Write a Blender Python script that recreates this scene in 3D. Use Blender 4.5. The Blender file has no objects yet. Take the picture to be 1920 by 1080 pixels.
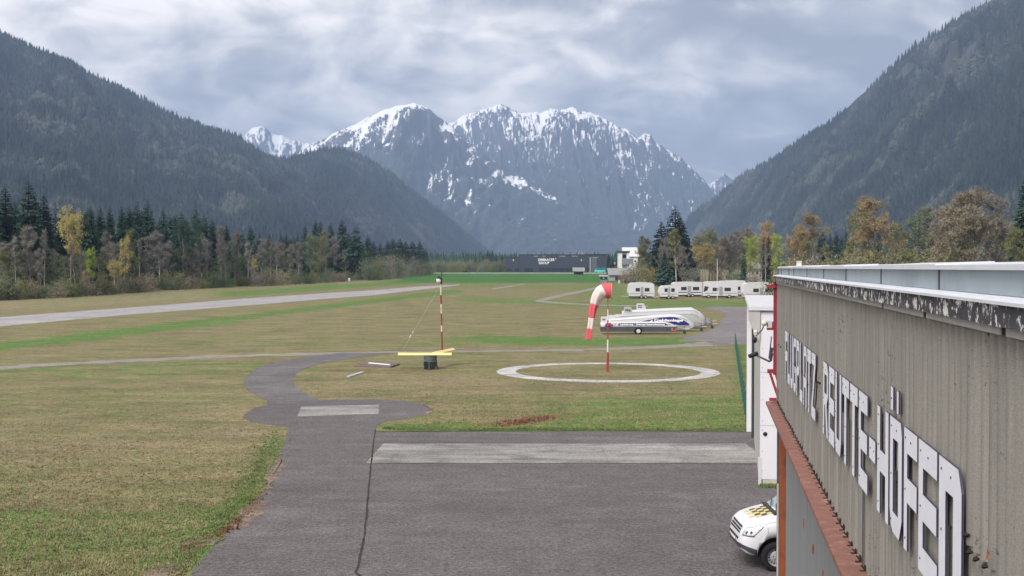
import bpy, bmesh, math, random
import numpy as np
from mathutils import Vector, Matrix, noise as mnoise

S = bpy.context.scene
COL = S.collection
R = math.radians

# ------------------------------------------------------------------ camera
FPX = 2350.0            # focal length in pixels of a 1920 px wide picture
HC = 7.0                # eye height above the airfield
PITCH = math.atan(50.0 / FPX)
cam_d = bpy.data.cameras.new('camera')
cam_d.sensor_width = 36.0
cam_d.lens = 36.0 * FPX / 1920.0
cam_d.clip_start = 0.1
cam_d.clip_end = 40000.0
cam = bpy.data.objects.new('camera', cam_d)
COL.objects.link(cam)
cam.location = (0, 0, HC)
cam.rotation_euler = (R(90) - PITCH, 0, 0)
S.camera = cam

# ------------------------------------------------------------------ world: overcast sky
SUN_AZ, SUN_EL = R(212), R(46)      # azimuth clockwise from +Y (view direction)
W = bpy.data.worlds.new('World')
S.world = W
W.use_nodes = True
wn, wl = W.node_tree.nodes, W.node_tree.links
wn.clear()
def N(tree, typ, **kw):
    n = tree.nodes.new(typ)
    for k, v in kw.items():
        if k == 'inp':
            for i, x in v.items():
                n.inputs[i].default_value = x
        else:
            setattr(n, k, v)
    return n
T = W.node_tree
out = N(T, 'ShaderNodeOutputWorld')
bg = N(T, 'ShaderNodeBackground', inp={'Strength': 0.1})
skyt = N(T, 'ShaderNodeTexSky', sky_type='NISHITA', sun_disc=False, sun_elevation=SUN_EL, sun_rotation=SUN_AZ)
tc = N(T, 'ShaderNodeTexCoord')
sep = N(T, 'ShaderNodeSeparateXYZ')
wl.new(tc.outputs['Generated'], sep.inputs[0])
zc = N(T, 'ShaderNodeMath', operation='MAXIMUM', inp={1: 0.0})
wl.new(sep.outputs[2], zc.inputs[0])
za = N(T, 'ShaderNodeMath', operation='ADD', inp={1: 0.55})
wl.new(zc.outputs[0], za.inputs[0])
dx = N(T, 'ShaderNodeMath', operation='DIVIDE'); dy = N(T, 'ShaderNodeMath', operation='DIVIDE')
wl.new(sep.outputs[0], dx.inputs[0]); wl.new(za.outputs[0], dx.inputs[1])
wl.new(sep.outputs[1], dy.inputs[0]); wl.new(za.outputs[0], dy.inputs[1])
cmb = N(T, 'ShaderNodeCombineXYZ')
wl.new(dx.outputs[0], cmb.inputs[0]); wl.new(dy.outputs[0], cmb.inputs[1])
mp = N(T, 'ShaderNodeMapping'); mp.inputs['Scale'].default_value = (3.4, 4.2, 1); mp.inputs['Location'].default_value = (3.3, 1.7, 0)
wl.new(cmb.outputs[0], mp.inputs[0])
n1 = N(T, 'ShaderNodeTexNoise', inp={'Scale': 0.8, 'Detail': 8.0, 'Roughness': 0.52, 'Distortion': 0.5})
n2 = N(T, 'ShaderNodeTexNoise', inp={'Scale': 3.2, 'Detail': 7.0, 'Roughness': 0.55, 'Distortion': 0.4})
wl.new(mp.outputs[0], n1.inputs['Vector']); wl.new(mp.outputs[0], n2.inputs['Vector'])
nm = N(T, 'ShaderNodeMix', data_type='FLOAT'); nm.inputs[0].default_value = 0.5
wl.new(n1.outputs[0], nm.inputs[2]); wl.new(n2.outputs[0], nm.inputs[3])
tilt = N(T, 'ShaderNodeMath', operation='MULTIPLY_ADD', inp={1: -0.32})      # the cloud deck is thinner towards the left of the view
wl.new(sep.outputs[0], tilt.inputs[0]); wl.new(nm.outputs[0], tilt.inputs[2])
nm = tilt
cr = N(T, 'ShaderNodeValToRGB')
e = cr.color_ramp.elements
e[0].position = 0.38; e[0].color = (0.46, 0.45, 0.465, 1)
e[1].position = 0.62; e[1].color = (1.85, 1.70, 1.56, 1)
m_ = e.new(0.46); m_.color = (0.70, 0.68, 0.69, 1)
m_ = e.new(0.53); m_.color = (1.16, 1.10, 1.05, 1)
wl.new(nm.outputs[0], cr.inputs[0])
csc = N(T, 'ShaderNodeVectorMath', operation='SCALE'); csc.inputs['Scale'].default_value = 3.3
wl.new(cr.outputs[0], csc.inputs[0])
mixs = N(T, 'ShaderNodeMix', data_type='RGBA'); mixs.inputs[0].default_value = 0.95
wl.new(skyt.outputs[0], mixs.inputs[6]); wl.new(csc.outputs[0], mixs.inputs[7])
wl.new(mixs.outputs[2], bg.inputs['Color']); wl.new(bg.outputs[0], out.inputs['Surface'])

# one wide sun behind the cloud
sun_d = bpy.data.lights.new('sun', 'SUN')
sun_d.energy = 1.5; sun_d.angle = R(28); sun_d.color = (1.0, 0.965, 0.92)
sun = bpy.data.objects.new('sun', sun_d); COL.objects.link(sun)
sdir = Vector((math.sin(SUN_AZ) * math.cos(SUN_EL), math.cos(SUN_AZ) * math.cos(SUN_EL), math.sin(SUN_EL)))
sun.rotation_euler = sdir.to_track_quat('Z', 'Y').to_euler()
sun.location = (0, -20, 60)

S.view_settings.view_transform = 'Standard'
S.view_settings.look = 'None'
S.view_settings.gamma = 1.0
S.view_settings.use_curve_mapping = False
S.view_settings.exposure = 1.5
S.render.engine = 'CYCLES'
S.cycles.use_denoising = True
try:
    S.cycles.denoiser = 'OPENIMAGEDENOISE'
except Exception:
    pass
S.cycles.max_bounces = 5
S.cycles.diffuse_bounces = 2
S.cycles.glossy_bounces = 3
S.cycles.volume_bounces = 0
S.cycles.transparent_max_bounces = 4

# ------------------------------------------------------------------ geometry helpers
FWD = Vector((0, math.cos(PITCH), -math.sin(PITCH)))
UP = Vector((0, math.sin(PITCH), math.cos(PITCH)))
RT = Vector((1, 0, 0))
EYE = Vector((0, 0, HC))
def ray(px, py):
    return FWD + RT * ((px - 960) / FPX) - UP * ((py - 540) / FPX)
def G(px, py, z=0.0):
    """ground point seen at a picture position"""
    r = ray(px, py); t = (z - HC) / r.z
    return EYE + r * t
def P(px, py, D):
    """point at distance D (along +Y) seen at a picture position"""
    r = ray(px, py)
    return EYE + r * (D / r.y)
def PX(x, y, z=0.0):
    d = Vector((x, y, z)) - EYE
    k = d.dot(FWD)
    return 960 + FPX * d.x / k, 540 - FPX * d.dot(UP) / k

class MB:
    def __init__(s):
        s.v = []; s.f = []; s.m = []
    def add(s, vs, fs, mi=0):
        b = len(s.v); s.v += [tuple(p) for p in vs]
        for f in fs:
            s.f.append(tuple(b + i for i in f)); s.m.append(mi)
    def box(s, x0, x1, y0, y1, z0, z1, mi=0):
        s.add([(x0,y0,z0),(x1,y0,z0),(x1,y1,z0),(x0,y1,z0),(x0,y0,z1),(x1,y0,z1),(x1,y1,z1),(x0,y1,z1)],
              [(3,2,1,0),(4,5,6,7),(0,1,5,4),(1,2,6,5),(2,3,7,6),(3,0,4,7)], mi)
    def bar(s, a, b, w, h, mi=0, upv=(0,0,1)):
        a = Vector(a); b = Vector(b); d = (b - a).normalized(); u = Vector(upv)
        if abs(d.dot(u)) > 0.98: u = Vector((0, 1, 0))
        r = d.cross(u).normalized(); u = r.cross(d)
        vs = []
        for p in (a, b):
            for i, j in ((-1,-1),(1,-1),(1,1),(-1,1)):
                vs.append(p + r * (w/2*i) + u * (h/2*j))
        s.add(vs, [(0,1,2,3),(7,6,5,4),(0,4,5,1),(1,5,6,2),(2,6,7,3),(3,7,4,0)], mi)
    def tube(s, pts, rad, n=6, mi=0, cap=True):
        pts = [Vector(p) for p in pts]
        if not hasattr(rad, '__len__'): rad = [rad] * len(pts)
        vs = []; ref = None
        for i, p in enumerate(pts):
            d = (pts[min(i+1, len(pts)-1)] - pts[max(i-1, 0)]).normalized()
            if ref is None:
                ref = Vector((1,0,0)) if abs(d.x) < 0.9 else Vector((0,1,0))
            r = (ref - d * ref.dot(d)).normalized(); ref = r; u = d.cross(r)
            for k in range(n):
                a = 2*math.pi*k/n
                vs.append(p + (r*math.cos(a) + u*math.sin(a)) * rad[i])
        fs = []
        for i in range(len(pts)-1):
            for k in range(n):
                k2 = (k+1) % n
                fs.append((i*n+k, i*n+k2, (i+1)*n+k2, (i+1)*n+k))
        if cap:
            fs.append(tuple(range(n-1, -1, -1))); fs.append(tuple((len(pts)-1)*n+k for k in range(n)))
        s.add(vs, fs, mi)
    def prism(s, poly, axis, a, b, mi=0, side=None):
        """extrude a 2D polygon along an axis (0,1,2) from a to b"""
        n = len(poly)
        def pt(p, q):
            if axis == 0: return (q, p[0], p[1])
            if axis == 1: return (p[0], q, p[1])
            return (p[0], p[1], q)
        vs = [pt(p, a) for p in poly] + [pt(p, b) for p in poly]
        s.add(vs, [tuple(range(n-1,-1,-1)), tuple(range(n, 2*n))], mi)
        b0 = len(s.v) - 2*n
        for i in range(n):
            j = (i+1) % n
            s.f.append((b0+i, b0+j, b0+n+j, b0+n+i)); s.m.append(mi if side is None else side)
    def mesh(s, name, mats, smooth=False, fix=False):
        me = bpy.data.meshes.new(name)
        me.from_pydata(s.v, [], s.f)
        for m in (mats if isinstance(mats, (list, tuple)) else [mats]): me.materials.append(m)
        if len(me.materials) > 1: me.polygons.foreach_set('material_index', s.m)
        if smooth: me.polygons.foreach_set('use_smooth', [True]*len(me.polygons))
        if fix:
            bm = bmesh.new(); bm.from_mesh(me)
            bmesh.ops.recalc_face_normals(bm, faces=bm.faces); bm.to_mesh(me); bm.free()
        me.update()
        return me
    def build(s, name, mats, parent=None, smooth=False, fix=True, loc=None):
        o = bpy.data.objects.new(name, s.mesh(name, mats, smooth, fix)); COL.objects.link(o)
        if parent: o.parent = parent
        if loc is not None: o.location = loc
        return o
def link(name, me, parent=None, loc=None, rot=None, scale=None):
    o = bpy.data.objects.new(name, me); COL.objects.link(o)
    if parent: o.parent = parent
    if loc is not None: o.location = loc
    if rot is not None: o.rotation_euler = rot
    if scale is not None: o.scale = scale
    return o
def tag(o, label=None, cat=None, group=None, kind=None):
    if label: o['label'] = label
    if cat: o['category'] = cat
    if group: o['group'] = group
    if kind: o['kind'] = kind
    return o
def empty(name, loc, label, cat, group=None, rz=0.0):
    o = bpy.data.objects.new(name, None); COL.objects.link(o)
    o.location = loc; o.rotation_euler = (0, 0, rz); o.empty_display_size = 0.3
    return tag(o, label, cat, group)
def text_mesh(body, size, mat, bold=0.0, depth=0.004, width=None):
    cu = bpy.data.curves.new('lettering', 'FONT'); cu.body = body; cu.size = size
    cu.extrude = depth; cu.offset = bold; cu.resolution_u = 3
    cu.align_x = 'LEFT'
    ob = bpy.data.objects.new('lettering', cu); COL.objects.link(ob)
    dg = bpy.context.evaluated_depsgraph_get(); dg.update()
    me = bpy.data.meshes.new_from_object(ob.evaluated_get(dg))
    COL.objects.unlink(ob); bpy.data.objects.remove(ob); bpy.data.curves.remove(cu)
    me.materials.clear(); me.materials.append(mat)
    if width:
        xs = [v.co.x for v in me.vertices]; k = width / (max(xs) - min(xs)); x0 = min(xs)
        for v in me.vertices: v.co.x = (v.co.x - x0) * k
    me.name = 'lettering'
    return me

# ------------------------------------------------------------------ materials
def mat(name, col, rough=0.7, spec=0.3, metal=0.0, var=0.12, scale=4.0, bump=0.0, bscale=40.0, col2=None, c2lo=0.5, c2hi=0.7, c2scale=3.0,
        stretch=(1,1,1), objrand=0.0):
    m = bpy.data.materials.new(name); m.use_nodes = True
    t = m.node_tree; b = t.nodes['Principled BSDF']; L = t.links.new
    b.inputs['Roughness'].default_value = rough; b.inputs['Metallic'].default_value = metal
    b.inputs['Specular IOR Level'].default_value = spec
    co = N(t, 'ShaderNodeTexCoord'); mpn = N(t, 'ShaderNodeMapping'); mpn.inputs['Scale'].default_value = stretch
    L(co.outputs['Object'], mpn.inputs[0])
    nz = N(t, 'ShaderNodeTexNoise', inp={'Scale': scale, 'Detail': 6.0, 'Roughness': 0.6}); L(mpn.outputs[0], nz.inputs['Vector'])
    mr = N(t, 'ShaderNodeMapRange', inp={1: 0.25, 2: 0.75, 3: 1-var, 4: 1+var}); L(nz.outputs[0], mr.inputs[0])
    base = N(t, 'ShaderNodeRGB'); base.outputs[0].default_value = (*col, 1)
    src = base.outputs[0]
    if col2 is not None:
        nz2 = N(t, 'ShaderNodeTexNoise', inp={'Scale': c2scale, 'Detail': 9.0, 'Roughness': 0.65}); L(mpn.outputs[0], nz2.inputs['Vector'])
        mr2 = N(t, 'ShaderNodeMapRange', inp={1: c2lo, 2: c2hi}); L(nz2.outputs[0], mr2.inputs[0])
        mx = N(t, 'ShaderNodeMix', data_type='RGBA'); mx.inputs[7].default_value = (*col2, 1)
        L(mr2.outputs[0], mx.inputs[0]); L(src, mx.inputs[6]); src = mx.outputs[2]
    fac = mr.outputs[0]
    if objrand:
        oi = N(t, 'ShaderNodeObjectInfo'); mo = N(t, 'ShaderNodeMapRange', inp={3: 1-objrand, 4: 1+objrand}); L(oi.outputs['Random'], mo.inputs[0])
        mm = N(t, 'ShaderNodeMath', operation='MULTIPLY'); L(fac, mm.inputs[0]); L(mo.outputs[0], mm.inputs[1]); fac = mm.outputs[0]
    sc = N(t, 'ShaderNodeVectorMath', operation='SCALE'); L(src, sc.inputs[0]); L(fac, sc.inputs['Scale'])
    L(sc.outputs[0], b.inputs['Base Color'])
    if bump:
        nb = N(t, 'ShaderNodeTexNoise', inp={'Scale': bscale, 'Detail': 4.0}); L(mpn.outputs[0], nb.inputs['Vector'])
        bp = N(t, 'ShaderNodeBump', inp={'Strength': bump, 'Distance': 0.02}); L(nb.outputs[0], bp.inputs['Height']); L(bp.outputs[0], b.inputs['Normal'])
    return m

M = {}
M['white_paint'] = mat('white_paint', (.57,.575,.59), .45, .4, var=.05, scale=1.5)
M['white_panel'] = mat('white_panel', (.68,.67,.70), .5, .3, var=.06, scale=1.2, stretch=(1,1,.3))
M['van_paint'] = mat('van_paint', (.64,.64,.67), .22, .6, var=.02)
M['letter_white'] = mat('letter_white', (.70,.71,.78), .5, .3, var=.07, scale=2.0, col2=(.5,.5,.53), c2lo=.62, c2hi=.8, c2scale=6)
M['navy'] = mat('dark_navy', (.05,.045,.075), .5, .3, var=.15)
M['blue_print'] = mat('blue_print', (.022,.025,.17), .4, .4, var=.08)
M['red_print'] = mat('red_print', (.5,.03,.05), .4, .4, var=.08)
M['grey_print'] = mat('grey_print', (.3,.3,.31), .5, .3)
M['black'] = mat('black_plastic', (.012,.012,.014), .5, .4, var=.2)
M['dark_grey'] = mat('dark_grey', (.05,.052,.06), .5, .3, var=.2)
M['chassis'] = mat('chassis_grey', (.07,.075,.095), .5, .3, var=.2)
M['rubber'] = mat('rubber', (.016,.016,.017), .8, .2, var=.2)
M['rim'] = mat('rim_silver', (.48,.48,.5), .35, .5, metal=.4, var=.05)
M['chrome'] = mat('chrome', (.7,.7,.72), .12, .6, metal=.9, var=.03)
M['lamp_glass'] = mat('lamp_glass', (.6,.62,.66), .06, .8, metal=.35, var=.25, scale=14)
M['glass'] = mat('glass_pane', (.20,.25,.26), .06, .8, var=.15, scale=2)
M['dark_glass'] = mat('dark_glass', (.03,.035,.045), .08, .7, var=.2)
M['yellow_print'] = mat('yellow_print', (.62,.5,.16), .4, .4)
M['zinc'] = mat('zinc_sheet', (.30,.355,.40), .5, .4, metal=.15, var=.10, scale=3.0, col2=(.24,.28,.31), c2scale=1.2, objrand=.06)
M['zinc_light'] = mat('zinc_coping', (.66,.68,.74), .4, .4, metal=.1, var=.08, scale=3)
M['rust'] = mat('rusty_sheet', (.215,.105,.085), .8, .2, var=.22, scale=6, col2=(.36,.24,.215), c2lo=.56, c2hi=.75, c2scale=7, bump=.3, objrand=.08)
M['orange_steel'] = mat('orange_steel', (.26,.075,.03), .7, .3, var=.2, scale=5, col2=(.14,.05,.035), c2lo=.5, c2hi=.8)
M['red_steel'] = mat('red_steel', (.27,.028,.045), .6, .3, var=.2, scale=5)
M['brick'] = mat('purple_brick', (.10,.075,.10), .85, .2, var=.3, scale=8)
M['door_sheet'] = mat('grey_door_sheet', (.175,.18,.185), .6, .3, var=.12, scale=2, stretch=(1,1,.2))
M['peeling'] = mat('peeling_paint_board', (.055,.055,.065), .8, .2, var=.3, scale=9, col2=(.62,.6,.59), c2lo=.53, c2hi=.57, c2scale=13, stretch=(1,.8,1.0))
M['concrete_trim'] = mat('grey_trim', (.42,.41,.40), .7, .2, var=.12, scale=4, stretch=(1,1,.4))
M['plinth'] = mat('plinth', (.48,.44,.38), .8, .2, var=.15)
M['steel_pole'] = mat('galvanised', (.45,.45,.46), .5, .4, metal=.3)
M['pole_white'] = mat('pole_white', (.72,.69,.66), .55, .3, var=.12, scale=9)
M['pole_red'] = mat('pole_red', (.42,.03,.035), .55, .3, var=.2, scale=9)
M['mast_white'] = mat('mast_worn_white', (.62,.56,.5), .6, .3, var=.2, scale=9, col2=(.25,.1,.06), c2lo=.55, c2hi=.62, c2scale=7)
M['mast_red'] = mat('mast_worn_red', (.24,.035,.025), .6, .3, var=.25, scale=9, col2=(.35,.25,.2), c2lo=.6, c2hi=.68, c2scale=7)
M['sock_red'] = mat('sock_red', (.62,.11,.13), .8, .1, var=.12, scale=5)
M['sock_white'] = mat('sock_white', (.66,.58,.57), .8, .1, var=.10, scale=5)
M['tee_yellow'] = mat('tee_yellow', (.80,.62,.27), .55, .3, var=.08, scale=3)
M['tee_drum'] = mat('tee_drum', (.075,.10,.10), .6, .3, var=.3, scale=6)
M['wood'] = mat('weathered_wood', (.16,.125,.12), .85, .2, var=.3, scale=5)
M['wood_grey'] = mat('grey_plank', (.36,.37,.37), .8, .2, var=.15, scale=5)
M['fence_green'] = mat('fence_green', (.02,.10,.09), .5, .4, var=.15)
M['hall_dark'] = mat('hall_cladding', (.042,.052,.072), .55, .3, var=.12, scale=.3, stretch=(4,4,1))
M['hall_grey'] = mat('hall_grey_cladding', (.105,.115,.125), .6, .3, var=.12, scale=.3)
M['hall_light'] = mat('hall_light_strip', (.32,.33,.36), .6, .3)
M['sign_white'] = mat('sign_white', (.85,.85,.86), .5, .3, var=.02)
M['render_white'] = mat('white_render', (.72,.71,.70), .8, .2, var=.05)
M['roof_dark'] = mat('dark_roof', (.045,.043,.05), .75, .2, var=.2)
M['roof_grey'] = mat('grey_roof', (.25,.245,.25), .75, .2, var=.15, scale=1.5)
M['roof_pink'] = mat('pink_roof', (.42,.25,.22), .8, .2, var=.2, scale=1.5)
M['balcony_grey'] = mat('blue_grey_balcony', (.20,.22,.27), .6, .3)
M['barn_wall'] = mat('barn_wall', (.33,.32,.34), .8, .2, var=.15)
M['dark_wood'] = mat('dark_wood', (.055,.04,.04), .85, .2, var=.3)
M['turquoise'] = mat('turquoise_paint', (.10,.50,.46), .4, .4)
M['car_dark'] = mat('car_dark', (.02,.025,.035), .3, .5)
M['cam_white'] = mat('cream_plastic', (.6,.57,.47), .4, .4, var=.08)
M['moss'] = mat('dark_moss', (.03,.028,.022), .95, .1, var=.4, scale=30)

def wall_mat():
    m = mat('corrugated_sheet', (.222,.212,.194), .62, .25, var=.06, scale=.8, objrand=.035)
    t = m.node_tree; b = t.nodes['Principled BSDF']; L = t.links.new
    geo = N(t, 'ShaderNodeNewGeometry')
    mpn = N(t, 'ShaderNodeMapping'); mpn.inputs['Scale'].default_value = (9, 9, .55); L(geo.outputs['Position'], mpn.inputs[0])
    st = N(t, 'ShaderNodeTexNoise', inp={'Scale': 1.0, 'Detail': 5.0, 'Roughness': .6}); L(mpn.outputs[0], st.inputs['Vector'])
    sr = N(t, 'ShaderNodeMapRange', inp={1: .3, 2: .7, 3: .80, 4: 1.14}); L(st.outputs[0], sr.inputs[0])
    sp = N(t, 'ShaderNodeTexNoise', inp={'Scale': 26.0, 'Detail': 3.0, 'Roughness': .7}); L(geo.outputs['Position'], sp.inputs['Vector'])
    zone = N(t, 'ShaderNodeTexNoise', inp={'Scale': .9, 'Detail': 3.0}); L(geo.outputs['Position'], zone.inputs['Vector'])
    zr = N(t, 'ShaderNodeMapRange', inp={1: .46, 2: .68, 3: 0, 4: .13}); L(zone.outputs[0], zr.inputs[0])
    ad = N(t, 'ShaderNodeMath', operation='ADD'); L(sp.outputs[0], ad.inputs[0]); L(zr.outputs[0], ad.inputs[1])
    spr = N(t, 'ShaderNodeMapRange', inp={1: .70, 2: .76, 3: 1, 4: .3}); L(ad.outputs[0], spr.inputs[0])
    gr = N(t, 'ShaderNodeTexNoise', inp={'Scale': 110.0, 'Detail': 2.0, 'Roughness': .8}); L(geo.outputs['Position'], gr.inputs['Vector'])
    grr = N(t, 'ShaderNodeMapRange', inp={1: .3, 2: .7, 3: .8, 4: 1.2}); L(gr.outputs[0], grr.inputs[0])
    m1 = N(t, 'ShaderNodeMath', operation='MULTIPLY'); L(sr.outputs[0], m1.inputs[0]); L(spr.outputs[0], m1.inputs[1])
    m2 = N(t, 'ShaderNodeMath', operation='MULTIPLY'); L(m1.outputs[0], m2.inputs[0]); L(grr.outputs[0], m2.inputs[1])
    old = b.inputs['Base Color'].links[0].from_socket
    sc = N(t, 'ShaderNodeVectorMath', operation='SCALE'); L(old, sc.inputs[0]); L(m2.outputs[0], sc.inputs['Scale'])
    L(sc.outputs[0], b.inputs['Base Color'])
    return m
M['wall'] = wall_mat()

def asphalt_mat(name, col, streak=.10, speck=.55, patch=None):
    m = bpy.data.materials.new(name); m.use_nodes = True
    t = m.node_tree; b = t.nodes['Principled BSDF']; L = t.links.new
    b.inputs['Roughness'].default_value = .85; b.inputs['Specular IOR Level'].default_value = .25
    geo = N(t, 'ShaderNodeNewGeometry')
    def nz(scale, det, rough, lo, hi, a, bb, vec=None):
        n = N(t, 'ShaderNodeTexNoise', inp={'Scale': scale, 'Detail': det, 'Roughness': rough})
        L(vec or geo.outputs['Position'], n.inputs['Vector'])
        r = N(t, 'ShaderNodeMapRange', inp={1: lo, 2: hi, 3: a, 4: bb}); L(n.outputs[0], r.inputs[0]); return r.outputs[0]
    mpn = N(t, 'ShaderNodeMapping'); mpn.inputs['Scale'].default_value = (.25, 1.1, 1); mpn.inputs['Rotation'].default_value = (0, 0, .35)
    L(geo.outputs['Position'], mpn.inputs[0])
    fs = [nz(9, 4, .75, .3, .7, 1-speck, 1+speck), nz(1.3, 5, .6, .3, .7, .88, 1.12),
          nz(1.2, 6, .65, .35, .7, 1-streak, 1+streak, mpn.outputs[0]), nz(.12, 4, .6, .3, .7, .84, 1.16), nz(30, 2, .8, .3, .7, .45, 1.55)]
    f = fs[0]
    for g in fs[1:]:
        mm = N(t, 'ShaderNodeMath', operation='MULTIPLY'); L(f, mm.inputs[0]); L(g, mm.inputs[1]); f = mm.outputs[0]
    src = N(t, 'ShaderNodeRGB'); src.outputs[0].default_value = (*col, 1); so = src.outputs[0]
    if patch:
        pf = nz(.55, 7, .7, .5, .66, 0, 1)
        mx = N(t, 'ShaderNodeMix', data_type='RGBA'); mx.inputs[7].default_value = (*patch, 1); L(pf, mx.inputs[0]); L(so, mx.inputs[6]); so = mx.outputs[2]
    sc = N(t, 'ShaderNodeVectorMath', operation='SCALE'); L(so, sc.inputs[0]); L(f, sc.inputs['Scale']); L(sc.outputs[0], b.inputs['Base Color'])
    nb = N(t, 'ShaderNodeTexNoise', inp={'Scale': 14.0, 'Detail': 5.0}); L(geo.outputs['Position'], nb.inputs['Vector'])
    bp = N(t, 'ShaderNodeBump', inp={'Strength': .5, 'Distance': .02}); L(nb.outputs[0], bp.inputs['Height']); L(bp.outputs[0], b.inputs['Normal'])
    return m
M['asphalt'] = asphalt_mat('apron_asphalt', (.110,.098,.100), patch=(.134,.122,.120))
M['asphalt_old'] = asphalt_mat('taxiway_asphalt', (.118,.110,.112), streak=.2, patch=(.15,.142,.142))
M['asphalt_far'] = asphalt_mat('apron_edge_asphalt', (.118,.108,.108), streak=.2)
M['runway'] = asphalt_mat('runway_surface', (.31,.30,.305), streak=.14, patch=(.22,.21,.215))
M['concrete'] = asphalt_mat('concrete_slabs', (.255,.248,.238), streak=.34, speck=.25, patch=(.165,.16,.152))
M['gravel'] = asphalt_mat('gravel_track', (.24,.215,.205), streak=.18, patch=(.2,.19,.12))
M['gravel_grey'] = asphalt_mat('gravel_yard', (.165,.15,.158), streak=.22, patch=(.22,.20,.19))
M['ring'] = asphalt_mat('ring_white', (.47,.455,.45), streak=.3, patch=(.20,.19,.175))
M['seam'] = asphalt_mat('seam_tar', (.03,.03,.028))
M['dirt'] = asphalt_mat('bare_earth', (.20,.15,.12), streak=.3, speck=.35, patch=(.12,.085,.065))

def ground_mat():
    m = bpy.data.materials.new('airfield_grass'); m.use_nodes = True
    t = m.node_tree; b = t.nodes['Principled BSDF']; L = t.links.new
    b.inputs['Roughness'].default_value = .95; b.inputs['Specular IOR Level'].default_value = .1
    geo = N(t, 'ShaderNodeNewGeometry'); pos = geo.outputs['Position']
    def nz(scale, det, rough, lo, hi, a, bb, st=None):
        v = pos
        if st:
            q = N(t, 'ShaderNodeMapping'); q.inputs['Scale'].default_value = st; L(pos, q.inputs[0]); v = q.outputs[0]
        n = N(t, 'ShaderNodeTexNoise', inp={'Scale': scale, 'Detail': det, 'Roughness': rough}); L(v, n.inputs['Vector'])
        r = N(t, 'ShaderNodeMapRange', inp={1: lo, 2: hi, 3: a, 4: bb}); L(n.outputs[0], r.inputs[0]); return r.outputs[0]
    def mix(f, a, c):
        mx = N(t, 'ShaderNodeMix', data_type='RGBA')
        if isinstance(f, float): mx.inputs[0].default_value = f
        else: L(f, mx.inputs[0])
        for s_, x in ((6, a), (7, c)):
            if isinstance(x, tuple): mx.inputs[s_].default_value = (*x, 1)
            else: L(x, mx.inputs[s_])
        return mx.outputs[2]
    def math_(op, a, c):
        n = N(t, 'ShaderNodeMath', operation=op)
        for i, x in enumerate((a, c)):
            if isinstance(x, (int, float)): n.inputs[i].default_value = x
            else: L(x, n.inputs[i])
        return n.outputs[0]
    def attr(nm):
        a = N(t, 'ShaderNodeAttribute', attribute_name=nm); return a.outputs['Fac']
    dry = mix(nz(.35, 6, .65, .38, .62, 0, 1), (.208,.172,.092), (.158,.158,.074))
    dry = mix(nz(1.6, 5, .7, .5, .75, 0, .75), dry, (.245,.205,.128))
    dry = mix(nz(.11, 4, .6, .52, .72, 0, .6), dry, (.150,.110,.080))
    dry = mix(nz(.33, 6, .75, .50, .64, 0, .8, (.6, 1, 1)), dry, (.108,.125,.050))
    dry = mix(nz(.21, 6, .75, .54, .66, 0, .75, (.5, 1, 1)), dry, (.235,.19,.122))
    lush = mix(nz(.8, 5, .65, .35, .65, 0, 1), (.080,.150,.036), (.125,.178,.055))
    gm = math_('ADD', attr('lush'), nz(.5, 7, .7, .3, .7, -.42, .42))
    gr = N(t, 'ShaderNodeMapRange', inp={1: .30, 2: .72}); L(gm, gr.inputs[0])
    c = mix(gr.outputs[0], dry, lush)
    mead = mix(nz(.05, 4, .6, .3, .7, 0, 1), (.042,.118,.026), (.062,.145,.036))
    mm = math_('ADD', attr('meadow'), nz(.03, 5, .7, .3, .7, -.25, .25))
    mr = N(t, 'ShaderNodeMapRange', inp={1: .3, 2: .7}); L(mm, mr.inputs[0])
    c = mix(mr.outputs[0], c, mead)
    rm = math_('MULTIPLY', attr('leaves'), nz(6, 4, .8, .48, .58, 0, 1))
    c = mix(rm, c, (.20,.075,.05))
    tm = math_('MULTIPLY', attr('straw'), nz(.7, 5, .7, .35, .6, 0, 1))
    c = mix(tm, c, (.245,.19,.125))
    f = math_('MULTIPLY', nz(9, 5, .8, .3, .7, .42, 1.58), nz(2.3, 5, .8, .3, .7, .62, 1.38))
    f = math_('MULTIPLY', f, nz(.4, 6, .75, .3, .7, .70, 1.30, (.5, 1.3, 1)))
    f = math_('MULTIPLY', f, nz(42, 2, .8, .3, .7, .7, 1.3))
    sc = N(t, 'ShaderNodeVectorMath', operation='SCALE'); L(c, sc.inputs[0]); L(f, sc.inputs['Scale']); L(sc.outputs[0], b.inputs['Base Color'])
    nb = N(t, 'ShaderNodeTexNoise', inp={'Scale': 7.0, 'Detail': 6.0, 'Roughness': .7}); L(pos, nb.inputs['Vector'])
    bp = N(t, 'ShaderNodeBump', inp={'Strength': .8, 'Distance': .06}); L(nb.outputs[0], bp.inputs['Height']); L(bp.outputs[0], b.inputs['Normal'])
    return m
M['ground'] = ground_mat()

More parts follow.
